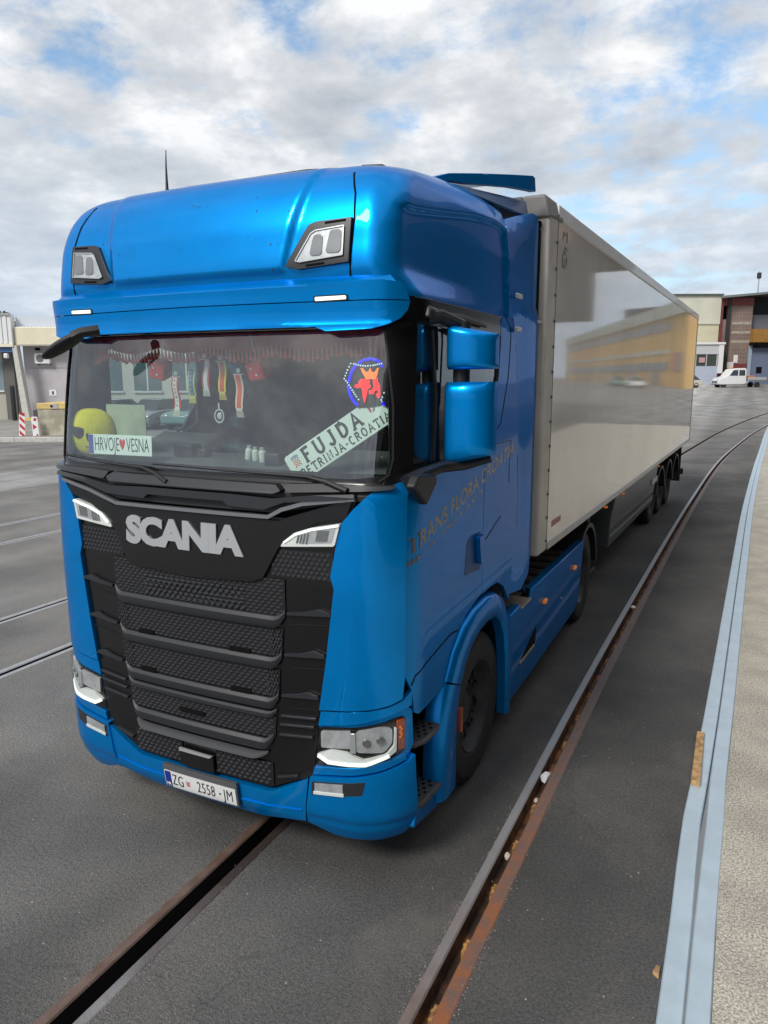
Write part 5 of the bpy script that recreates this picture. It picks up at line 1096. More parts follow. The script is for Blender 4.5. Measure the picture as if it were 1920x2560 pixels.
w3('red_panel', (6.1,.3,12.5), (10.9,.6,13.6), DR); w3('red_panel', (6.1,.3,1.0), (10.6,.6,4.35), DR); w3('red_post', (6.05,.2,1.0), (6.55,.7,13.7), DR); w3('brick_panel', (7.6,.35,4.35), (10.85,.6,12.5), BR); w3('brick_panel', (6.5,.4,4.35), (7.2,.6,10.6), BR)
w3('dark_post', (7.15,.05,1.0), (7.6,.5,13.7), mat('black brown post', (.03,.025,.027), .7))
ln_ = B()
for k in range(14): ln_.box((7.62, .33, 4.9 - GZ3 + .2 + k*.55), (10.83, .352, 4.95 - GZ3 + .2 + k*.55))
for k in range(8): ln_.box((7.7 + k*.42, .33, 4.4 - GZ3 + .2), (7.74 + k*.42, .353, 12.4 - GZ3 + .2))
ln_.build('panel_joints', mat('pale mortar', (.30,.24,.20), .9), wah)
for zz_ in (7.3, 8.6, 9.9): w3('pale_course', (8.0,.32,zz_), (10.7,.34,zz_ + .35), mat('pale glass brick', (.36,.32,.27), .7, var=.2, vscale=3))
B().prism([(6.0,13.75),(12.5,14.3),(26,13.7),(26,13.4),(12.5,14.0),(6.0,13.45)], lambda u, v, w_: (u, w_, v - GZ3 + .2), -1.2, 20).build('roof', mat('grey green roof', (.16,.19,.18), .6), wah)
w3('ochre_crane_cab', (10.75,-.6,7.35), (16,1.2,9.2), mat('ochre sheet', (.30,.155,.035), .6, var=.2)); w3('crane_beam', (10.7,-.5,6.95), (18,1,7.35), DEEP)
w3('grey_upper_wall', (11.1,1.5,9.2), (26,2,11.3), mat('blue grey sheet', (.13,.14,.17), .6))
w3('blue_door', (11.0,.5,1.0), (20,.9,6.6), mat('blue grey door', (.14,.18,.28), .6, var=.1)); w3('blue_frame', (10.7,.3,1.0), (11.2,.8,6.95), mat('pale blue frame', (.30,.38,.50), .6)); w3('wicket', (12.1,.45,3.0), (12.9,.5,3.9), DEEP)
w3('wall_sign', (8.6,.28,4.5), (9.2,.34,5.6), WHITE); w3('wall_sign', (7.3,.20,3.75), (8.6,.28,4.6), WHITE)
lo = empty('gatehouse', f3(-3, -2.2, GZ3 - .2), A3, 'low pale annex with dark glazing band in front of the warehouse', 'building')
def w4(name, a, b_, m, parent=lo, **k): return B().box((a[0] + 3, a[1], a[2] - GZ3 + .2), (b_[0] + 3, b_[1], b_[2] - GZ3 + .2)).build(name, m, parent, **k)
PW = mat('pale grey wall', (.50,.51,.54), .7, var=.05)
w4('wall', (-3,0,5.65), (5.9,2.1,7.0), PW); w4('cornice', (-3,-.2,7.0), (6.1,2.1,7.3), WHITE); w4('lower_wall', (-3,.1,.8), (5.3,2.1,4.0), mat('pale blue wall', (.40,.45,.56), .7, var=.08)); gw = w4('window', (-3,.15,4.0), (5.4,2,5.65), mat('green dark glazing', (.05,.07,.07), .15, coat=.5))
for k in range(6): w4('mullion', (-2.4 + k*1.5,.05,4.0), (-2.3 + k*1.5,.16,5.65), PW, gw)
w4('sign_disc', (2.6,.0,4.5), (3.4,.1,5.2), mat('pinkish sign', (.5,.3,.32), .5), gw); w4('corner_post', (5.3,-.1,3.0), (5.95,.8,7.0), WHITE)
tag(B().tube([(3.4,121,8),(3.4,121,15.5),(3.4,121,17.6)], [.12,.09,.07], 8).build('lamp_mast', mat('grey mast', (.35,.37,.4), .5), None), 'thin lamp mast rising behind the warehouse roof', 'mast')
lm = [o for o in bpy.data.objects if o.name.startswith('lamp_mast')][0]
B().box((3.1,120.7,16.6),(3.7,121.3,17.4)).build('lamp_head', BLACK, lm, bevel=.05)
# white pickup van
VW = mat('van white', (.70,.71,.72), .25, coat=.6)
GZ4 = gz(0, 99)
van = empty('pickup_van', (-.35, 99.9, GZ4), A3, 'white crew cab flatbed van parked in front of the red brick bay', 'van')
body = [(.0,.45),(.02,.95),(.35,1.20),(1.05,1.42),(1.75,2.28),(2.1,2.42),(3.35,2.44),(3.55,2.30),(3.6,.55),(3.3,.42),(.3,.38)]
B().prism(body, lambda u, v, w_: (u, w_, v), 0, 2.0).build('body', VW, van, bevel=.08, seg=3)
DG = mat('dark van glass', (.02,.03,.035), .08, coat=.6)
B().hexa([(1.08,.14,1.44),(1.08,1.86,1.44),(1.12,1.86,1.40),(1.12,.14,1.40),(1.72,.2,2.22),(1.72,1.8,2.22),(1.76,1.8,2.20),(1.76,.2,2.20)]).build('windscreen', DG, van, recalc=True)
B().prism([(1.42,1.5),(1.86,2.18),(2.45,2.2),(2.45,1.5)], lambda u, v, w_: (u, w_, v), -.012, .0).build('side_window', DG, van, recalc=True)
B().prism([(2.6,1.5),(2.6,2.2),(3.3,2.2),(3.35,1.5)], lambda u, v, w_: (u, w_, v), -.012, .0).build('side_window', DG, van, recalc=True)
B().box((-.02,.3,.62),(.04,1.7,.82)).build('radiator_grille', BLACK, van); 
for yy in (.08, 1.62): B().box((-.01,yy,.88),(.22,yy+.30,1.06)).build('headlight', CHROME, van, bevel=.03)
B().box((-.03,.75,.50),(.01,1.25,.62)).build('number_plate', WHITE, van)
B().box((-.06,.02,.36),(.30,1.98,.56)).build('bumper', mat('grey bumper', (.2,.2,.21), .5), van, bevel=.05)
B().box((3.7,-.02,.86),(6.1,2.02,.96)).build('flatbed', STEEL, van); B().box((3.7,-.03,.96),(6.1,.03,1.32)).build('drop_side', mat('grey dropside', (.38,.39,.41), .5), van, bevel=.01); B().box((3.7,1.97,.96),(6.1,2.03,1.32)).build('drop_side', MATS['grey dropside'], van)
B().box((4.0,.4,1.0),(4.9,1.3,1.5)).build('load', mat('orange load', (.50,.16,.05), .7), van, bevel=.1)
B().tube([(1.9,.95,2.45),(1.9,1.05,2.56)], .10, 10).build('beacon', AMBERL, van)
for wx in (.78, 5.0):
    for wy, sg_ in ((.02, -1), (1.98, 1)): B().lathe([(0,.02),(.20,.02),(.22,-.01),(.34,.0),(.36,.04),(.36,.20),(0,.20)], 20, lambda r, a, h: (wx + r*math.cos(a), wy - sg_*h, .36 + r*math.sin(a))).build('wheel', RUB, van, recalc=True)
# small car half hidden by the trailer, and other parked cars seen mirrored in glass and panels
def car(name, loc, rz, m, label, L=4.2, H=1.45, group=None):
    c = empty(name, loc, rz, label, 'car', group); k = L/4.2
    B().prism([(0,.35),(.02,.72),(.25,.82),(1.05*k,.93),(3.75*k,.98),(4.15*k,.90),(4.2*k,.40),(3.9*k,.28),(.3,.26)], lambda u, v, w_: (u, w_, v), 0, 1.72).build('body', m, c, bevel=.07, seg=3)
    B().hexa([(1.0*k,.12,.92),(3.95*k,.12,.95),(3.95*k,1.60,.95),(1.0*k,1.60,.92),(1.75*k,.26,H),(3.15*k,.26,H),(3.15*k,1.46,H),(1.75*k,1.46,H)]).build('cabin', DG, c, bevel=.05, recalc=True)
    B().box((1.80*k,.25,H-.02),(3.1*k,1.47,H+.02)).build('roof', m, c, bevel=.02)
    for yy in (.12, 1.30): B().box((-.01,yy,.62),(.12,yy+.30,.76)).build('headlight', CHROME, c, bevel=.02)
    for wx in (.78*k, 3.35*k):
        for wy, sg_ in ((.0, -1), (1.72, 1)): B().lathe([(0,.02),(.19,.02),(.21,-.01),(.30,.0),(.32,.04),(.32,.18),(0,.18)], 20, lambda r, a, h: (wx + r*math.cos(a), wy - sg_*h, .32 + r*math.sin(a))).build('wheel', RUB, c, recalc=True)
    return c
car('parked_car', (-5.9, 97.6, GZ4), A3, mat('pale beige car paint', (.50,.47,.40), .3, coat=.6), 'pale car mostly hidden behind the rear end of the white trailer', 4.3, 1.62)
# far tree top behind the annex on the left
rr = random.Random(21); tr_ = empty('far_tree', (-54.0, 40.2, 0), 0, 'small green tree top showing above the ribbed annex', 'tree')
B().tube([(0,0,0),(.1,0,3),(0,.1,6.5)], [.25,.18,.05], 8).build('trunk', mat('bark', (.10,.08,.06), .9), tr_)
b_ = B()
for k in range(900):
    u = Vector((rr.gauss(0,1), rr.gauss(0,1), rr.gauss(0,1))); u = u.normalized()*(rr.random()**.4); c_ = Vector((u.x*1.0*(1.15 - .25*u.z), u.y*1.0, 6.9 + u.z*1.35)); a = Vector((rr.uniform(-1,1), rr.uniform(-1,1), rr.uniform(-1,1))).normalized()*.16; d_ = a.cross(Vector((rr.uniform(-1,1), rr.uniform(-1,1), .3))).normalized()*.10
    n = len(b_.v); b_.v += [tuple(c_ - a), tuple(c_ + d_), tuple(c_ + a), tuple(c_ - d_)]; b_.f.append((n, n+1, n+2, n+3))
b_.build('crown', mat('leaf green', (.05,.13,.04), .7, var=.4, vscale=2), tr_, smooth=False)
# ---- buildings beside and behind the photographer, seen mirrored in the paint, trailer wall and windscreen
hall = empty('covered_loading_hall', (10.2, 16, 0), 0, 'raised hall with pinkish ribbed wall over dark columns, mirrored in the cab side', 'building')  # known from reflections; unseen near stretch lengthened and lowered to block sky light
PK = mat('pinkish ribbed sheet', (.22,.13,.12), .7, var=.1, vscale=.5); DK = mat('dark soffit', (.030,.030,.033), .8)
B().box((0,-44,8.4),(14,19,13.5)).build('upper_wall', PK, hall); B().box((0,19,10.6),(14,27,15)).build('upper_wall', PK, hall); B().box((-1.2,-44,5.4),(14,19,8.38)).build('soffit', DK, hall); B().box((-1.2,19.02,8.9),(14,28,10.58)).build('soffit', DK, hall)
rb = B()
for k in range(63): rb.box((-.06, -44 + k*1.0, 8.5), (-.001, -44 + k*1.0 + .35, 13.4))
rb.build('ribs', mat('pale ribs', (.30,.20,.18), .7), hall)
for k in range(5): B().box((1.2, -40 + k*12, 0), (1.7, -39.5 + k*12, 5.4)).build('column', DK, hall)
B().box((8,-44,0),(14,6,5.4)).build('back_wall', mat('shaded brown wall', (.10,.075,.065), .8), hall)
oc = empty('ochre_terminal', (12.5, 95, 1.0), math.atan2(96, 42), 'long ochre building with grey parapet and window bands, mirrored in the trailer wall', 'building')
OC = mat('ochre render', (.62,.40,.16), .8, var=.08, vscale=.2)
B().box((0,0,0),(105,5,9.3)).build('wall', OC, oc); B().box((-.4,-.4,9.3),(105,5.2,11.0)).build('parapet', mat('pale parapet', (.46,.46,.40), .7), oc)
for z0, z1, m in ((7.6, 8.8, mat('grey window band', (.14,.14,.14), .3)), (4.6, 5.2, mat('pale band', (.52,.5,.42), .7)), (2.4, 3.5, MATS['grey window band'])):
    B().box((8,-.08,z0),(100,.01,z1)).build('window_band', m, oc)
B().box((1.5,-.08,2.2),(3.5,.01,4.6)).build('window', MATS['grey window band'], oc); B().box((3.6,-.08,2.2),(5.4,.01,4.6)).build('red_panel', mat('salmon panel', (.5,.17,.12), .6), oc)
car('parked_car', (19.0, 96, 1.1), math.atan2(96, 42), VW, 'white car beside the ochre terminal, mirrored in the trailer wall')
car('parked_car', (23.0, 104, 1.15), math.atan2(96, 42), mat('green car paint', (.06,.20,.11), .3, coat=.6), 'green car beside the ochre terminal, mirrored in the trailer wall')
for k in range(16): B().box((10 + k*5.6,-.12,5.3),(10.25 + k*5.6,.0,9.2)).build('pilaster', OC, oc)
for k in range(6): B().box((12 + k*14,-.10,.0),(16 + k*14,.0,2.3)).build('door', MATS['grey window band'], oc)
# cream office and parked cars beyond the truck: seen through the windscreen and the far side window
ofr = empty('cream_office', f1(3.9, -1.2, 0), A3, 'cream office with tall windows, seen through the cab glass behind the parked cars', 'building')
B().box((0,0,.1),(13,1.7,4.58)).build('wall', mat('cream office wall', (.60,.60,.53), .8, var=.04, vscale=.4), ofr)
WN = mat('office window', (.10,.16,.17), .15, coat=.5)
for k in range(5):
    w_ = B().box((1.05 + k*2.3, -.03, 1.95), (2.65 + k*2.3, .03, 4.1)).build('window', WN, ofr, bevel=0); B().box((1.81 + k*2.3, -.06, 1.95), (1.89 + k*2.3, -.02, 4.1)).build('window_bar', WHITE, w_); B().box((1.0 + k*2.3, -.12, 1.83), (2.7 + k*2.3, .02, 1.93)).build('sill', WHITE, w_)
CG = 'cars parked before the cream office'; SLV = mat('silver car paint', (.42,.46,.47), .3, .6, coat=.6)
for k, (u, v, m, lab) in enumerate(((8.3,-9.5,VW,'white car, first in the row seen through the left of the windscreen'),(10.5,-9.2,SLV,'silver car, second in the row seen through the windscreen'),(12.7,-9.6,mat('teal car paint', (.16,.30,.29), .3, coat=.6),'pale teal car, third in the row seen through the windscreen'),(14.9,-9.3,SLV,'silver car, last in the row seen through the windscreen'))):
    p = f1(u, v, .17); car('parked_car', p, A3 + PI/2 - .25, m, lab, 4.2, 1.45, CG)
# ================================================================== THINGS INSIDE THE WINDSCREEN
def quadmap(a, b_, c_, d_):      # local (u 0..1, v 0..1) on the plane through the four corners TL TR BR BL, nudged out by w
    a, b_, c_, d_ = map(Vector, (a, b_, c_, d_)); n_ = (b_ - a).cross(d_ - a).normalized(); n_ = n_ if n_.y < 0 else -n_
    return lambda u, v, w_=0: tuple((d_*(1-u) + c_*u)*(1-v) + (a*(1-u) + b_*u)*v + n_*w_)
PLT = mat('plate white', (.72,.80,.74), .4)
# long name plate leaning diagonally in the corner
q = quadmap(P(.514,2.317,-.065), P(1.030,2.649,-.065), P(1.127,2.507,-.065), P(.676,2.215,-.065)); o_ = 0
ctr = Vector(q(.5,.5)); uu = (Vector(q(1,.5)) - Vector(q(0,.5))).normalized(); vv = Vector((-uu.z, 0, uu.x)); vv = (vv - uu*vv.dot(uu)).normalized(); nn = uu.cross(vv); nn = nn if nn.y < 0 else -nn
Lp, Hp = .618, .163
fp_ = lambda u, v, w_=0: tuple(ctr + uu*u + vv*v + nn*w_)
np1 = B().prism(smooth_poly([(-Lp/2,-Hp/2),(Lp/2,-Hp/2),(Lp/2,Hp/2),(-Lp/2,Hp/2)], .02), fp_, -.006, 0).build('name_plate', PLT, None, recalc=True, bevel=.003); tag(np1, 'white plate with FUJDA over PETRINJA-CROATIA leaning diagonally inside the windscreen corner', 'name plate')
GRN = mat('dark green black print', (.010,.020,.016), .5)
serif_text('FUJDA', .078, .20, lambda u, v, w_: fp_(u - .020, v + .030, w_ + .0005), gap=.34).build('lettering', GRN, np1, smooth=False)
serif_text('PETRINJA-CROATIA', .044, .16, lambda u, v, w_: fp_(u + .022, v - .044, w_ + .0005), gap=.20).build('lettering', GRN, np1, smooth=False)
b_ = B()
for i in range(5):
    for j in range(5):
        if (i + j) % 2 == 0: b_.prism([(-.272 + i*.008, .0 + j*.009), (-.264 + i*.008, .0 + j*.009), (-.264 + i*.008, .009 + j*.009), (-.272 + i*.008, .009 + j*.009)], fp_, .0002, .0012)
b_.build('checked_shield', mat('orange red print', (.62,.16,.06), .5), np1, smooth=False)
B().prism([(-.276,.048),(-.228,.048),(-.232,.060),(-.252,.064),(-.272,.060)], fp_, .0002, .0012).build('shield_crown', mat('pale blue print', (.20,.30,.42), .5), np1, recalc=True)
c1 = B().prism([(.225,.020),(.235,.020),(.235,.056),(.222,.056)], fp_, .0002, .0012).build('crest', RED, np1, recalc=True)
B().prism([(.240,.014),(.256,.022),(.258,.050),(.250,.052),(.250,.030),(.240,.024)], fp_, .0002, .0012).build('crest', mat('grey print', (.15,.17,.17), .5), np1, recalc=True)
# licence-style name plate
q = quadmap(P(-.976,2.398,-.085), P(-.419,2.404,-.085), P(-.405,2.285,-.085), P(-.956,2.277,-.085))
np2 = B().prism([(0,0),(1,0),(1,1),(0,1)], q, -.005, 0).build('name_plate', PLT, None, recalc=True, bevel=.002); tag(np2, 'licence style plate reading HRVOJE heart VESNA on the dashboard in front of the yellow pillow', 'name plate')
B().prism([(.006,.03),(.085,.03),(.085,.97),(.006,.97)], q, .0002, .001).build('plate_band', mat('dusty blue', (.04,.06,.28), .5), np2, recalc=True)
def q2(cx_, s=1.0): return lambda u, v, w_: q(cx_ + u, .5 + v, .0006 + w_)
for body, cx_ in (('HRVOJE', .305), ('VESNA', .79)):
    text_mesh(body, .98, lambda u, v, w_, c=cx_: q(c + u, .48 + v, .0006 + w_), bold=-.008, xs=.118, depth=.001, spacing=1.0).build('lettering', GRN, np2, smooth=False)
hp = [(.0,-.28)] + [(.045*s_*c_, y_) for s_, c_, y_ in ((1,.9,.02),(1,1.0,.14),(1,.75,.27),(1,.35,.27),(0,0,.16),(-1,.35,.27),(-1,.75,.27),(-1,1.0,.14),(-1,.9,.02))]
B().prism(hp, lambda u, v, w_: q(.553 + u, .52 + v, w_), .0002, .002).build('heart', mat('heart red', (.62,.02,.03), .4), np2, recalc=True)
# paper sheet standing behind it
q = quadmap((-.968,.40,2.575), (-.655,.41,2.573), (-.655,.41,2.28), (-.968,.40,2.28))
tag(B().prism([(0,0),(1,0),(1,1),(0,1)], q, -.003, 0).build('paper_sheet', mat('pale green paper', (.42,.47,.34), .8, var=.08, vscale=8), None, recalc=True), 'pale green sheet standing on the dashboard above the left name plate', 'paper')
# yellow pillow with dark glasses
py_ = empty('yellow_pillow', (-1.035, .335, 2.255), R(24), 'round yellow plush pillow with dark glasses in the left corner of the windscreen', 'pillow')
b_ = B(); n1, n2 = 20, 28
for i in range(n1 + 1):
    th = PI*i/n1
    for j in range(n2):
        a = 2*PI*j/n2; r_ = math.sin(th)**.75; b_.v.append((.145*r_*math.cos(a), .075*r_*math.sin(a)*(1 + .06*math.sin(3*a)), .145 - .150*math.cos(th)))
b_.f += [(i*n2 + j, i*n2 + (j+1) % n2, (i+1)*n2 + (j+1) % n2, (i+1)*n2 + j) for i in range(n1) for j in range(n2)]
b_.build('cushion', mat('yellow plush', (.75,.66,.03), .95, var=.12, vscale=9, bump=.5, bscale=150), py_, recalc=True, ang=80)
def pf_(u, v, w_=0):
    r2 = min(.98, (u/.15)**2 + ((v)/.15)**2); return (u, -.078*math.sqrt(max(0.0, 1 - r2))**.9 - w_, .145 + v)
for cx_, cz_ in ((-.060,.012), (.035,-.030)): B().plate(smooth_poly([(cx_-.042,cz_+.030),(cx_+.040,cz_+.018),(cx_+.030,cz_-.034),(cx_-.010,cz_-.048),(cx_-.038,cz_-.020)], .014), pf_, .006, .006, .02).build('dark_glasses', GLOSS, py_)
B().tube([pf_(-.02,-.085,.003), pf_(.01,-.098,.003), pf_(.045,-.090,.003)], .003, 6).build('smile', BLACK, py_)
# illuminated griffin badge: blue ring, white bead chain, orange crown, red griffin
badge = empty('light_up_badge', P(1.0, 2.70, -.10), 0, 'glowing badge with red griffin, orange crown and blue ring in the right windscreen corner', 'light sign')
binv = Vector(P(1.0, 2.70, -.10))
def bp_(t, z, w_=0): return tuple(Vector(P(t, z, -.055 + w_)) - binv)
def emis(name, c, s_): return mat(name, c, .5, emit=c, es=s_)
BLU = emis('blue glow', (.0,.0,.85), .55); REDG = emis('red glow', (.85,.01,.01), .55); ORG = emis('orange glow', (.80,.22,.03), .40); WHG = emis('white glow', (.60,.80,.95), .30)
B().plate(smooth_poly([(.88,2.815),(.97,2.845),(1.06,2.835),(1.10,2.80),(1.10,2.60),(.92,2.585),(.875,2.66)], .03), lambda u, v, w_=0: bp_(u, v, w_ - .012), .004, 0, .05).build('backing', GLOSS, badge)
for pts in ([(.928,2.808),(.956,2.824),(.992,2.830),(1.030,2.822),(1.052,2.812)], [(.914,2.800),(.890,2.762),(.880,2.712)], [(.878,2.698),(.890,2.655),(.912,2.620),(.938,2.600)]):
    P2 = []
    for i in range(len(pts) - 1):
        for k in range(4): f_ = k/4; P2.append((pts[i][0] + (pts[i+1][0]-pts[i][0])*f_, pts[i][1] + (pts[i+1][1]-pts[i][1])*f_))
    P2.append(pts[-1]); B().tube([bp_(*p) for p in P2], .0075, 8).build('ring_tube', BLU, badge)
for p in ((1.066,2.794),(1.089,2.609)): B().tube([bp_(p[0], p[1]-.006), bp_(p[0], p[1]+.006)], .0085, 10).build('ring_tube', BLU, badge)
chain = [(1.063,2.806),(1.01,2.797),(.968,2.794),(.930,2.799),(.905,2.806),(.888,2.807),(.872,2.775),(.857,2.732),(.876,2.712),(.905,2.675),(.930,2.643),(.954,2.615)]
bd = B()
def beads(ch_):
    for i in range(len(ch_) - 1):
        a, c_ = Vector(ch_[i]), Vector(ch_[i+1]); k_ = max(1, int((c_ - a).length/.0125))
        for k in range(k_): p = a + (c_ - a)*k/k_; o = Vector(bp_(p.x, p.y, .006)); bd.lathe([(0,.004),(.0035,.003),(.0050,0),(.0035,-.003),(0,-.004)], 6, lambda r, an_, h: (o.x + r*math.cos(an_), o.y - h, o.z + r*math.sin(an_)))
beads(chain); beads([(1.089,2.662),(1.080,2.640),(1.069,2.614)]); bo = bd.build('bead_chain', WHG, badge, recalc=True); bo['kind'] = 'stuff'
def dotted(name, poly, m, r=.0032, st=.0085):
    b_ = B(); us = [p[0] for p in poly]; zs_ = [p[1] for p in poly]; b_.plate(poly, lambda u, v, w_=0: bp_(u, v, w_), .003, 0, .03)
    def ins(u, v):
        c_ = False
        for i in range(len(poly)):
            (x1, y1), (x2, y2) = poly[i-1], poly[i]
            if (y1 > v) != (y2 > v) and u < (x2-x1)*(v-y1)/(y2-y1) + x1: c_ = not c_
        return c_
    v = min(zs_)
    while v < max(zs_):
        u = min(us) + (st/2 if int(v/st) % 2 else 0)
        while u < max(us):
            if ins(u, v): o = Vector(bp_(u, v, .001)); b_.lathe([(0,r*.8),(r*.7,r*.5),(r,0)], 6, lambda r_, an_, h: (o.x + r_*math.cos(an_), o.y - h, o.z + r_*math.sin(an_)))
            u += st
        v += st*.87
    return b_.build(name, m, badge)
dotted('crown', [(.938,2.784),(.953,2.784),(.970,2.765),(.984,2.768),(.992,2.787),(1.002,2.766),(1.018,2.764),(1.032,2.783),(1.047,2.787),(1.038,2.750),(1.029,2.731),(.972,2.731),(.958,2.752)], ORG)
dotted('griffin', [(.972,2.732),(.945,2.730),(.934,2.718),(.934,2.706),(.913,2.701),(.914,2.690),(.930,2.684),(.950,2.688),(.958,2.668),(.962,2.640),(.973,2.610),(.983,2.650),(.986,2.680),(1.002,2.690),(1.000,2.700),(.992,2.704),(.996,2.722)], REDG)
dotted('griffin', [(1.010,2.728),(1.030,2.732),(1.042,2.738),(1.046,2.715),(1.060,2.700),(1.066,2.655),(1.062,2.635),(1.050,2.636),(1.036,2.655),(1.054,2.664),(1.048,2.676),(1.030,2.672),(1.020,2.656),(.994,2.656),(.992,2.674),(1.008,2.678),(1.020,2.690),(1.014,2.704)], REDG)
# fuzzy dice, mini scarves, round ornament, tasselled curtain
PIP = mat('white pip', (.8,.78,.78), .6); FUZ = mat('red plush', (.80,.04,.05), .95, var=.15, vscale=20, bump=.5, bscale=150)
STR = mat('white string', (.6,.6,.6), .8)
for k, (x, y, z, rz, lab) in enumerate(((-.515,.42,2.79,.20,'left red plush die hanging inside the windscreen beside the leftmost scarf'), (.205,.42,2.785,.05,'right red plush die hanging inside the windscreen above the dashboard'))):
    d = empty('plush_dice', (x, y, z), rz, lab, 'dice', 'red plush dice hanging in the windscreen'); d.rotation_euler = (.30, .25 - .4*k, rz)
    h = .052; b_ = B().box((-h,-h,-h),(h,h,h)); b_.build('cube', FUZ, d, bevel=.012, seg=3)
    pp = B()
    def pip(c_, n_): 
        t1_ = n_.orthogonal().normalized(); t2_ = n_.cross(t1_); n = len(pp.v); pp.v.extend([tuple(c_ + t1_*.008*math.cos(i*PI/4) + t2_*.008*math.sin(i*PI/4)) for i in range(8)]); pp.f.append(tuple(range(n, n + 8)))
    for u, v in ((-.02,.02),(.005,-.018)): pip(Vector((u, -h - .0012, v)), Vector((0,-1,0)))
    for u in (-.022, 0, .022):
        for v in (-.018, .018): pip(Vector((h + .0012, u, v)), Vector((1,0,0))); pip(Vector((-h - .0012, u, v)), Vector((-1,0,0)))
    pp.build('pips', PIP, d, smooth=False); B().tube([(0,0,h),(.03,-.02,h+.15)], .003, 6).build('string', STR, d)
SC = [(-.350,2.750,2.512,'AUSTRIA',(.72,.72,.70),(.55,.05,.06),(.62,.60,.50),'leftmost mini scarf, white between red edges, lettered AUSTRIA'),
      (-.232,2.800,2.590,'EUROPA',(.05,.16,.42),(.55,.55,.12),(.62,.60,.14),'blue mini scarf with yellow edges and yellow fringe, second from the left'),
      (-.130,2.850,2.632,None,(.70,.68,.68),(.52,.06,.08),(.66,.64,.60),'highest mini scarf, pale centre between red edges, white fringe'),
      (-.018,2.838,2.612,None,(.60,.10,.05),(.72,.60,.05),(.66,.60,.12),'red and yellow mini scarf with yellow fringe, second from the right'),
      (.105,2.765,2.515,None,(.68,.10,.07),(.66,.55,.42),(.66,.62,.55),'rightmost mini scarf, red centre with cream edges, hanging lowest')]
for k, (x, z1, z0, tx__, c1, c2, c3, lab) in enumerate(SC):
    s_ = empty('mini_scarf', (x, .36, z1), 0, lab, 'scarf', 'mini scarves hanging in the windscreen'); L_ = z1 - z0; w_ = .026
    sh_ = lambda u, v, ww=0, k=k, L_=L_: (u + .014*math.sin(v/L_*2.2 + k)*(.8 if k in (2,3) else .4), -ww + .010*math.sin(v*30 + k), v)
    ctr_ = B().plate([(-w_*.55,-L_*.80),(w_*.55,-L_*.80),(w_*.55,-.012),(-w_*.55,-.012)], sh_, .002, .002, .02).build('band', mat('scarf a%d' % k, c1, .9), s_)
    B().plate([(-w_,-L_*.80),(w_,-L_*.80),(w_,-.010),(-w_,-.010)], sh_, .003, 0, .02).build('edge', mat('scarf b%d' % k, c2, .9), s_)
    fr2 = B()
    for j in range(7): u = -w_*.9 + j*w_*.3; fr2.prism([(u - .0022,-L_),(u + .0022,-L_),(u*.8 + .002,-L_*.80),(u*.8 - .002,-L_*.80)], sh_, 0, .002)
    fr2.plate([(-w_*.8,-L_*.86),(w_*.8,-L_*.86),(w_*.7,-L_*.79),(-w_*.7,-L_*.79)], sh_, .004, .003, .02); fr2.build('fringe', mat('scarf c%d' % k, c3, .95), s_)
    B().tube([(-w_*1.3,0,-.008),(w_*1.3,0,-.008)], .003, 6).build('rod', STR, s_); B().lathe([(0,.004),(.010,.003),(.014,0)], 12, lambda r, a, h: (r*math.cos(a), -h, .012 + r*math.sin(a))).build('suction_cup', mat('clear plastic', (.55,.6,.6), .2), s_)
    if tx__:
        b_ = B()
        for j, ch_ in enumerate(tx__):
            zc = -.028 - j*(L_*.72/len(tx__)); t_ = text_mesh(ch_, .020, lambda u, v, ww, zc=zc: sh_(u, zc + v, .0026 + ww), bold=.0005, depth=.0005); b_.add(t_.v, t_.f)
        b_.build('lettering', INK if k == 0 else mat('pale print', (.5,.5,.4), .6), s_, smooth=False)
orn = tag(B().lathe([(.028,.003),(.036,.003),(.036,-.003),(.028,-.003)], 32, lambda r, a, h: (r*math.cos(a), -h, r*1.15*math.sin(a)), closed=True).build('round_ornament', mat('clear ornament', (.45,.50,.50), .15, coat=.5), None, recalc=True, loc=(-.040,.36,2.520)), 'round clear ornament hanging below the mini scarves', 'ornament')
B().lathe([(0,.003),(.014,.003),(.018,0),(.014,-.003),(0,-.003)], 20, lambda r, a, h: (r*math.cos(a), -h, r*1.15*math.sin(a))).build('centre_disc', MATS['clear ornament'], orn, recalc=True)
B().tube([(0,0,.04),(0,0,.075)], .006, 6).build('hanger', STR, orn)
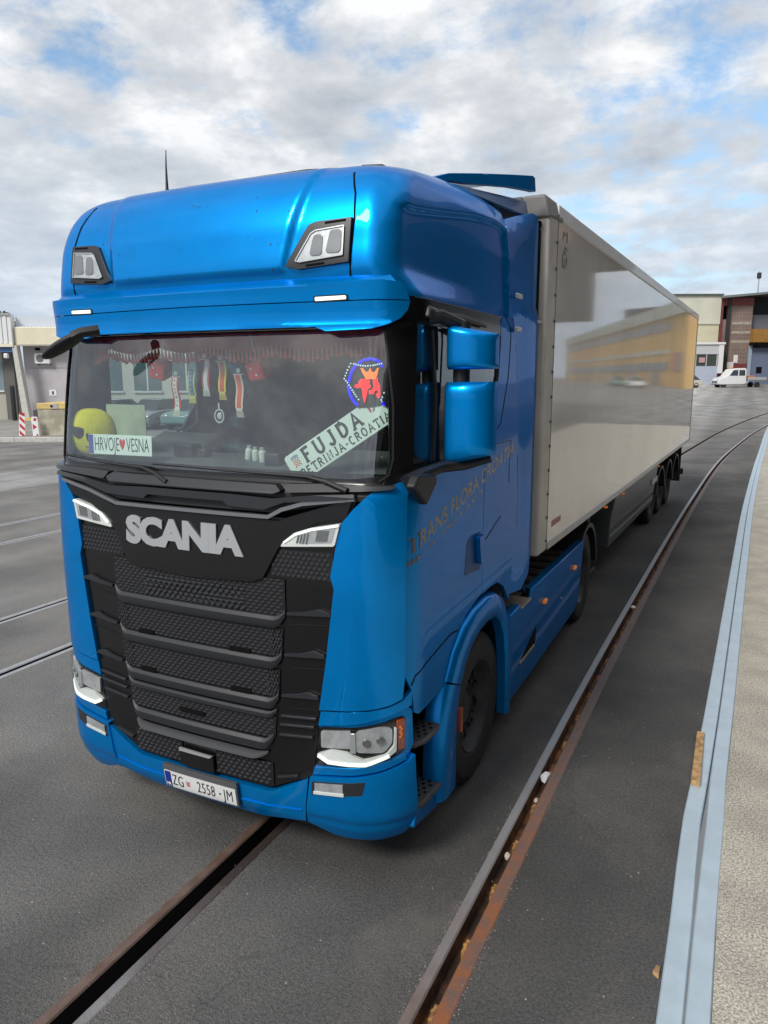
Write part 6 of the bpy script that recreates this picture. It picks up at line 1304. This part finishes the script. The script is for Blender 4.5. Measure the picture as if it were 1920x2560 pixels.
cur = empty('tasselled_curtain', (0, .40, 2.98), 0, 'dark red scalloped curtain with tassels along the top of the windscreen', 'curtain')
CU = mat('maroon plush', (.34,.045,.05), .95, var=.2, vscale=12); TS = mat('red tassels', (.90,.16,.14), .9, var=.2, vscale=25)
b_ = B(); n = 130; vs = []
def scal(u): return .085 + .035*abs(math.sin(u*PI/.42 + .6))
for i in range(n + 1):
    u = -1.08 + 2.16*i/n; y = .006*math.sin(u*60) + .05*u*u - .02
    for v in (0, .5, 1): vs.append((u, y, .02 - scal(u)*v))
b_.add(vs, [(i*3 + j, (i+1)*3 + j, (i+1)*3 + j + 1, i*3 + j + 1) for i in range(n) for j in range(2)]).build('cloth', CU, cur)
b_ = B()
for i in range(76):
    u = -1.06 + 2.12*i/75; z = .02 - scal(u); y = .05*u*u - .026; L_ = .056 + .008*math.sin(i*2.1)
    b_.tube([(u, y, z + .006), (u, y, z - .010), (u + .003, y, z - L_)], [.0045,.0045,.011], 6)
o = b_.build('tassels', TS, cur); o['kind'] = 'stuff'
pt = B(); 
for i in range(2):
    for j in range(5): pt.box((-.98 + j*.055 + i*.06*0, .27, 2.925 - i*.018), (-.945 + j*.055, .272, 2.945 - i*.018))
WB = mat('white plastic bottle', (.60,.66,.60), .35)
for k, (x, y, z, h, ry, lab) in enumerate(((.112,.42,2.268,.085,.12,'leftmost small white bottle on the dashboard'), (.180,.40,2.266,.082,-.05,'middle small white bottle on the dashboard'), (.250,.37,2.262,.088,-.08,'right small white bottle on the dashboard nearest the name plate'))):
    bt = tag(B().lathe([(0,0),(.020,0),(.023,.006),(.023,h*.68),(.014,h*.80),(.013,h*.82)], 16).build('small_bottle', WB, None, loc=(x, y, z), rot=(0, ry, 0)), lab, 'bottle', 'small bottles on the dashboard'); B().lathe([(.015,h*.80),(.015,h),(0,h)], 14).build('cap', mat('grey cap', (.35,.38,.38), .4), bt)
tag(B().box((-.052,-.035,0),(.052,.035,.085)).build('black_box', BLACK, None, bevel=.015, seg=3, loc=(.355,.33,2.245)), 'black box standing on the dashboard beside the diagonal name plate', 'box')
